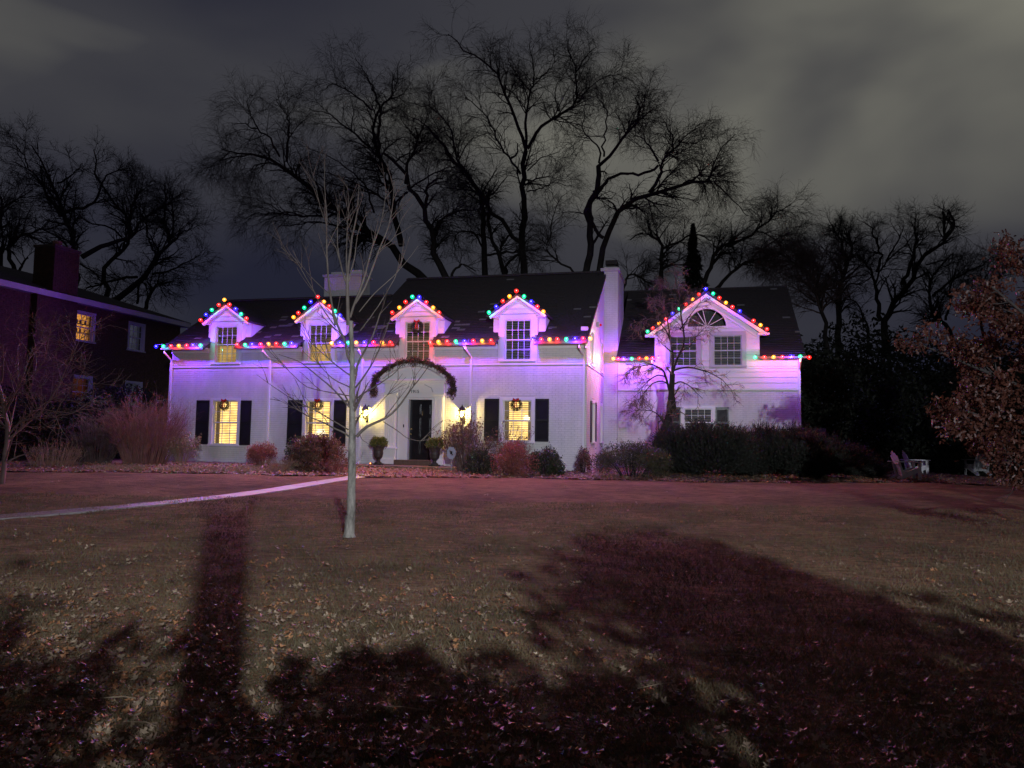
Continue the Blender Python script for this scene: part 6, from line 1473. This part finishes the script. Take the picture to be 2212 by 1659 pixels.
# ------------------------------------------------------------------ chairs, fence, dark woods
def adirondack(label, u_, v_, z, rz):
    t = thing('adirondack_chair', label, 'garden chair', hw(u_, v_, z), rz, 'white garden chairs under the trees')
    for sy in (-1, 1):
        y = sy*0.27
        MB().prism([(-0.42, y-0.012, 0.0), (-0.30, y-0.012, 0.0), (0.34, y-0.012, 0.30), (0.34, y-0.012, 0.42), (0.22, y-0.012, 0.42), (-0.42, y-0.012, 0.07)], (0, 0.024, 0)).build('side_rail', M['chair'], t)
        MB().box(0.30, 0.40, y-sy*0.02-0.012, y-sy*0.02+0.012, 0.0, 0.60).build('leg', M['chair'], t)
        MB().bar((-0.28, y+sy*0.03, 0.58), (-0.16, y+sy*0.03, 0.13), 0.06, 0.024, up=(0, 1, 0)).build('rear_post', M['chair'], t)
        MB().box(-0.42, 0.44, y+sy*0.02-0.07, y+sy*0.02+0.07, 0.60, 0.625).build('arm', M['chair'], t)
    for k in range(6):
        x = 0.36-k*0.09; MB().obox((x, 0, 0.405-k*0.042), (1, 0, 0.46), (0, 1, 0), (-0.46, 0, 1), 0.036, 0.29, 0.010).build('seat_slat', M['chair'], t)
    for k in range(5):
        y = (k-2)*0.11; h = 0.78-0.05*abs(k-2)**1.5
        MB().bar((-0.10, y, 0.17), (-0.10-0.38*h, y*1.15, 0.17+h), 0.022, 0.09, up=(0, 1, 0)).build('back_slat', M['chair'], t)
    MB().bar((-0.26, -0.30, 0.56), (-0.26, 0.30, 0.56), 0.05, 0.024).build('back_rail', M['chair'], t)
def to_uv(x, y): q_ = Vector((x, y, 0))-ORIGIN; return q_.dot(DU), q_.dot(DV)
adirondack('white slatted garden chair seen from the side, nearest the junipers', *to_uv(12.9, 24.3), 0.36, R(-8))
adirondack('white garden chair partly hidden in the dark between the other two', *to_uv(14.9, 27.4), 0.36, R(-14))
adirondack('white garden chair turned away, rightmost of the three', *to_uv(18.6, 29.6), 0.36, R(95))
fe = hthing('board_fence', 'short dark board fence beyond the right end of the wing', 'fence', 7.35, 5.4, 0.35)
for k in range(6): MB().box(k*0.15, k*0.15+0.14, -0.012, 0.012, 0, 1.75).build('board', M['fence'], fe)
for zz in (0.4, 1.4): MB().box(0, 0.9, 0.013, 0.05, zz, zz+0.09).build('rail', M['fence'], fe)
MB().box(-0.06, 0.0, -0.03, 0.05, -0.1, 1.85).build('post', M['fence'], fe)
# woods: dark masses that close off the background
def thicket(name, x0, x1, y0, y1, h0, h1, n, size, seed):
    r = np.random.default_rng(seed); X = x0+(x1-x0)*r.random(n); Y = y0+(y1-y0)*r.random(n)
    H = h0+(h1-h0)*(0.5+0.5*np.sin(X*0.9+seed)*np.cos(X*0.37+Y*0.4)) ; Z = 0.3+H*r.random(n)**0.8
    C = np.stack([X, Y, Z], 1); V, F = leaf_quads(C, None, size*(0.5+0.9*r.random(n)), asp=0.4)
    link(name, np_mesh(name, V, F, M['conifer']), kind='stuff')
thicket('far_woods', 13.5, 52, 37, 46, 5.2, 8.2, 60000, 0.15, 1)
thicket('garden_thicket', 11.5, 34, 29.5, 35, 3.6, 5.6, 60000, 0.11, 2)
thicket('side_thicket', -21.5, -14.5, 25.6, 31.0, 1.6, 3.2, 22000, 0.07, 3)

# ------------------------------------------------------------------ brick neighbour
NU = -21.0
nb = hthing('brick_house', 'dark red brick neighbour house with pale eaves and a large chimney', 'house', 0, 0, 0)
Tn = lambda a, p, z: (NU+p, a, z)
nholes = [(0.50, 1.46, 5.27, 6.42), (3.44, 4.37, 5.22, 6.42), (0.46, 1.48, 2.56, 3.78), (3.44, 4.37, 2.70, 3.76)]
plane_wall('side_wall', Tn, -9.5, 6.8, -0.1, 6.75, nholes, 0.25, M['red_mortar'], nb)
MB().box(NU-9, NU-0.25, -9.5, -9.26, -0.1, 6.75).box(NU-9, NU-0.25, 6.56, 6.8, -0.1, 6.75).build('end_wall', M['red_mortar'], nb)
nhb = [(w[0]-0.04, w[1]+0.04, w[2]-0.06, w[3]+0.04) for w in nholes]
bricks(Tn, -4.6, 6.8, 0.6, 6.70, nhb + [(-1.65, 0.30, 0, 9)], M['red_brick'], nb, facing=(0, 1, 1, 0), singles=[(0.3, 3.2, 5.0, 6.7)], limit=250)
MB().box(NU, NU+0.28, -1.62, 0.27, -0.1, 6.75).build('chimney_breast', M['red_mortar'], nb)
bricks(lambda a, p, z: (NU+0.28+p, a, z), -1.62, 0.27, 0.6, 6.7, [], M['red_brick'], nb)
eb_ = MB(); eb_.box(NU-0.0, NU+0.42, -9.9, 7.0, 6.74, 6.77); eb_.box(NU+0.40, NU+0.43, -9.9, 7.02, 6.70, 6.92); eb_.box(NU-9, NU+0.43, 7.0, 7.03, 6.70, 6.92); eb_.build('eaves', M['grey_trim'], nb)
rb = MB(); rb.v = [(NU+0.45, -9.9, 6.93), (NU+0.45, 7.05, 6.93), (NU-9.4, 7.05, 6.93), (NU-9.4, -9.9, 6.93), (NU-4.5, -5.5, 8.6), (NU-4.5, 2.7, 8.6)]
rb.f = [(0, 1, 5, 4), (1, 2, 5), (2, 3, 4, 5), (3, 0, 4), (3, 2, 1, 0)]; rb.mi = [0]*5; rb.build('roof', M['shingle'], nb)
nc = MB(); nc.box(NU-0.70, NU+0.275, -0.95, 0.24, 6.8, 8.72); nc.box(NU-0.74, NU+0.32, -0.99, 0.28, 8.72, 8.82); nco = nc.build('chimney', M['red_mortar'], nb)
bricks(lambda a, p, z: (NU+0.275+p, a, z), -0.95, 0.24, 6.95, 8.70, [], M['red_brick'], nco); bricks(lambda a, p, z: (a, -0.95-p, z), NU-0.70, NU+0.275, 6.95, 8.70, [], M['red_brick'], nco)
MB().lathe((NU-0.2, -0.4, 8.82), [(0.20, 0), (0.20, 0.04), (0.16, 0.06), (0.17, 0.26), (0.15, 0.26)], 14).build('flue', M['clay'], nco)
MB().lathe((NU-0.1, 0.08, 8.82), [(0.06, 0), (0.06, 0.18), (0.09, 0.19), (0.02, 0.24)], 10).build('flue', M['grey_trim'], nco)
for w_, li in zip(nholes, ('amber', 'dark', 'ember', 'dark')):
    window(Tn, *w_, nb, light=li, cols=3 if li != 'amber' else 3, rows=2, blind=False, casing=0.06, frame_mat=M['grey_trim'])
# shelf of knick-knacks seen in the lit upper window
for zz, items in ((5.62, 3), (5.98, 4)):
    sh = MB(); sh.box(NU-0.36, NU-0.24, 0.5, 1.46, zz, zz+0.025); so = sh.build('shelf', M['step_brick'], nb)
    for i in range(items):
        MB().lathe((NU-0.30, 0.62+i*0.22+0.03*(i % 2), zz+0.025), [(0.03, 0), (0.05, 0.06), (0.03, 0.12), (0.04, 0.16)], 8).build('jar', M['step_brick'], so)

# ------------------------------------------------------------------ lawn grass, leaves
def in_view(x, y, m=1.08):
    return np.abs(x) < (y*0.70+0.25)*m
n = 330000; yy = 2.9 + 12.0*rng.random(n)**1.9; xx = (rng.random(n)*2-1)*(yy*0.72+0.35)
pat = 0.5+0.5*np.sin(xx*3.1+np.sin(yy*2.2)*2)*np.sin(yy*4.1+xx*1.3); keep = rng.random(n) < 0.55+0.45*pat
xx, yy = xx[keep], yy[keep]; n = len(xx); zz = lawn_z(xx, yy)-0.004
a = rng.random(n)*2*np.pi; h = (0.022+0.030*rng.random(n))*(0.75+0.5*pat[keep]); lean = 0.4+0.9*rng.random(n); b = rng.random(n)*2*np.pi; wd = 0.0022+0.0012*(yy/6)
B = np.stack([xx, yy, zz], 1); S = np.stack([np.cos(a), np.sin(a), 0*a], 1)*wd[:, None]; T_ = B + np.stack([np.cos(b)*lean*h, np.sin(b)*lean*h, h], 1)
V = np.stack([B-S, B+S, T_], 1).reshape(-1, 3); F = np.arange(n*3).reshape(n, 3)
link('grass', np_mesh('grass', V, F, M['grass']), kind='stuff')

# fallen leaves: the 300 that show largest one by one, the rest as one litter
shapes = []
for s_ in range(9):
    me, v_, f_ = leaf_mesh('fallen_leaf', s_, M['litter%d' % (s_ % 3)], 0.65, 1.0); shapes.append((me, v_, f_))
cand = []
def dens(x, y):
    d = 0.30
    if x < 0.2: d += 1.6*math.exp(-((x+2.6)/2.2)**2)*math.exp(-((y-5.0)/2.6)**2)
    d += 0.55*math.exp(-((y-4.0)/1.1)**2)
    d *= 1.0 if y < 8 else max(0.12, 1-(y-8)*0.2)
    return d
while len(cand) < 4800:
    y = 3.0+17*random.random()**1.5; x = (random.random()*2-1)*(y*0.72+0.3)
    if random.random()*2.2 < dens(x, y): cand.append((x, y))
cand.sort(key=lambda p: p[1]/(1.0))
near = cand[:1100]; random.Random(4).shuffle(near); single = near[:300]; rest = near[300:] + cand[1100:]
for i, (x, y) in enumerate(single):
    me, _, _ = shapes[i % 9]; tone = ('rust brown', 'dark brown', 'pale tan')[i % 9 % 3]
    o = link('fallen_leaf', me); s_ = random.uniform(0.055, 0.135); o.scale = (s_, s_, s_*1.1); o.location = (x, y, float(lawn_z(x, y))+0.028+random.uniform(0, 0.012))
    o.rotation_euler = (random.gauss(0, 0.35), random.gauss(0, 0.35), random.uniform(0, 6.28))
    tag(o, {'rust brown': 'rust brown oak leaf lying on the near lawn', 'dark brown': 'dull brown curled oak leaf lying on the near lawn', 'pale tan': 'pale tan oak leaf lying on the near lawn'}[tone], 'leaf', {'rust brown': 'rust brown fallen leaves', 'dark brown': 'dull brown fallen leaves', 'pale tan': 'pale tan fallen leaves'}[tone])
rest = np.array(rest); parts = []; mats_i = []
for s_ in range(9):
    sub = rest[s_::9]; C = np.stack([sub[:, 0], sub[:, 1], lawn_z(sub[:, 0], sub[:, 1])+0.02+0.012*rng.random(len(sub))], 1)
    V, F = scatter(shapes[s_][1], shapes[s_][2], C, 0.04+0.075*rng.random(len(sub))**1.2, flat=True, tilt=0.38); parts.append((V, F)); mats_i.append(np.full(len(F), s_ % 3))
V, F = join_np(parts); link('leaf_litter', np_mesh('leaf_litter', V, F, [M['litter0'], M['litter1'], M['litter2']], np.concatenate(mats_i)), kind='stuff')
# leaves blown into the beds
n = 9000; x = -17+33*rng.random(n); y = lawn_edge(x) - 0.25 + (rng.random(n)**1.3)*3.4
keep = ~((x > -7.0) & (x < -2.2) & (y > 24.5)); x, y = x[keep], y[keep]
C = np.stack([x, y, bump2(x, y)*1.0+0.015+0.03*rng.random(len(x))], 1); C[:, 2] = np.where(y < lawn_edge(x), ground_z(x, y)+0.03, C[:, 2])
V, F = scatter(kv, kf3, C, 0.05+0.05*rng.random(len(x)), flat=True, tilt=0.55); link('bed_leaves', np_mesh('bed_leaves', V, F, [M['litter0'], M['litter1'], M['litter2']], rng.integers(0, 3, len(F)//6).repeat(6)), kind='stuff')
# a few sticks in the grass
for i in range(7):
    x, y = [(-1.9, 3.95), (-1.2, 3.75), (-2.2, 4.3), (-1.5, 3.6), (0.9, 4.6), (1.6, 5.3), (-0.6, 4.2)][i]; a = random.uniform(-0.5, 0.5); L = random.uniform(0.18, 0.42); z = float(lawn_z(x, y))+0.035
    o = MB().tube([(-L/2*math.cos(a), -L/2*math.sin(a), 0), (0.02, 0.02, 0.01), (L/2*math.cos(a), L/2*math.sin(a), 0.015)], [0.003, 0.0035, 0.002], 5).build('stick', M['straw']); o.location = (x, y, z)
    tag(o, 'thin pale fallen twig lying in the near grass', 'twig', 'fallen twigs in the grass')

# ------------------------------------------------------------------ behind the photographer: street lamp, street tree, shrub
sl = thing('street_lamp', 'tall street lamp standing behind the photographer', 'street lamp', (LAMP_AT[0]+1.2, LAMP_AT[1]-0.4, -0.02))
MB().tube([(0, 0, 0), (0, 0, 4.4), (-0.3, 0.1, 4.9), (-1.0, 0.34, 5.02)], [0.09, 0.06, 0.05, 0.04], 12).build('post', M['metal_dark'], sl)
MB().box(-1.45, -0.95, 0.28, 0.52, 4.96, 5.08).build('hood', M['metal_dark'], sl)
MB().box(-1.40, -1.00, 0.30, 0.50, 4.93, 4.958).build('lens', emis('lamp_lens', (0.85, 1.0, 0.95), 20, False), sl)
L = bpy.data.lights.new('street_lamp_light', 'SPOT'); L.spot_size = R(76); L.spot_blend = 0.55; L.energy = LAMP_POWER; L.color = (0.90, 0.95, 1.06); L.shadow_soft_size = 0.06
lo = bpy.data.objects.new('street_lamp_light', L); COL.objects.link(lo); lo.location = LAMP_AT; lo.rotation_euler = (Vector((-0.02, 1, -0.48))).to_track_quat('-Z', 'Y').to_euler()

TP = (0.86, -2.6)
stt = thing('street_tree', 'short pollarded street tree behind the photographer', 'tree', (TP[0], TP[1], -0.05)); stt.scale = (1, 1, 0.86)
MB().tube([(0, 0, 0), (0.01, 0, 1.5), (0.0, 0.01, 3.0), (0.0, 0, 4.15)], [0.115, 0.098, 0.095, 0.10], 12).build('trunk', M['bark'], stt)
S = np.array([resample([(0, 0, 3.9), (math.cos(k*2.4)*0.25, math.sin(k*2.4)*0.25, 4.6), (math.cos(k*2.4)*0.5, math.sin(k*2.4)*0.5, 5.6)], 10)[0] for k in range(8)]); Sr = np.tile(np.linspace(0.012, 0.004, 10), (8, 1))
V, F = tubes(S, Sr, 5); place_np('crown', V, F, M['twig'], stt, 'stuff')
# leafy shrub whose crown shades the near lawn
bs_ = thing('leafy_street_shrub', 'tall leafy shrub behind the photographer', 'shrub', (2.05, -1.75, -0.02)); bs_.scale = (1, 1, 0.86)
n = 21000
cl = np.array([(0.45, 0, 2.85, 0.80), (0.95, 0.05, 2.60, 0.75), (-0.35, 0.0, 2.05, 0.75), (1.35, 0, 1.9, 0.75), (0.4, 0, 1.6, 1.0), (-0.9, 0, 1.75, 0.6), (-0.5, 0, 0.9, 0.9), (0.9, 0, 0.8, 0.9), (-1.1, 0, 0.9, 0.6), (0.55, 0, 3.25, 0.5), (-1.15, 0, 2.28, 0.55), (-0.75, 0, 2.30, 0.58), (-1.15, 0, 1.5, 0.55), (1.85, 0, 1.95, 0.75), (2.35, 0, 1.35, 0.85), (1.9, 0, 0.7, 0.9)])
k = rng.choice(len(cl), n); d = rng.normal(size=(n, 3)); d /= np.linalg.norm(d, axis=1, keepdims=True)
C = cl[k, :3] + d*(1.12*cl[k, 3]*rng.random(n)**0.5)[:, None]*np.array([1, 0.55, 1]); C[:, 2] = np.maximum(C[:, 2], 0.05)
V, F = leaf_quads(C, d, 0.07*(0.6+0.7*rng.random(n)), asp=0.6); place_np('foliage', V, F, M['leaf_mid'], bs_, 'stuff')
S, Sr = stems_from(30, 1.2, 0.5, 3.0, 0.8, r=0.02); V, F = tubes(S, Sr, 5); place_np('stems', V, F, M['bark'], bs_, 'stuff')

# unseen leafy branch, added so its shade dapples the near lawn at left
S = np.array([resample([(-0.05, 0.1, 2.2), (-0.6, 0.5, 2.75), (-1.2, 0.8, 2.9), (-1.9, 0.9, 2.6)], 10)[0], resample([(-0.05, 0.1, 1.9), (-0.7, 0.4, 2.3), (-1.5, 0.6, 2.2)], 10)[0]]); Sr = np.tile(np.linspace(0.03, 0.008, 10), (2, 1))
Q, Qr = grow(S, Sr, 60, 0.6, 0.8, 5, rmin=0.004); V, F = join_np([tubes(S, Sr, 6), tubes(Q, Qr, 3)]); place_np('dapple_branch', V, F, M['twig'], stt, 'stuff')
n = 2300; k = rng.integers(0, 60, n); C = Q[k, rng.integers(1, 5, n)] + rng.normal(size=(n, 3))*0.10
V, F = leaf_quads(C, None, 0.055*(0.6+0.7*rng.random(n)), asp=0.6); place_np('leaves', V, F, M['oak_leaf'], stt, 'stuff')
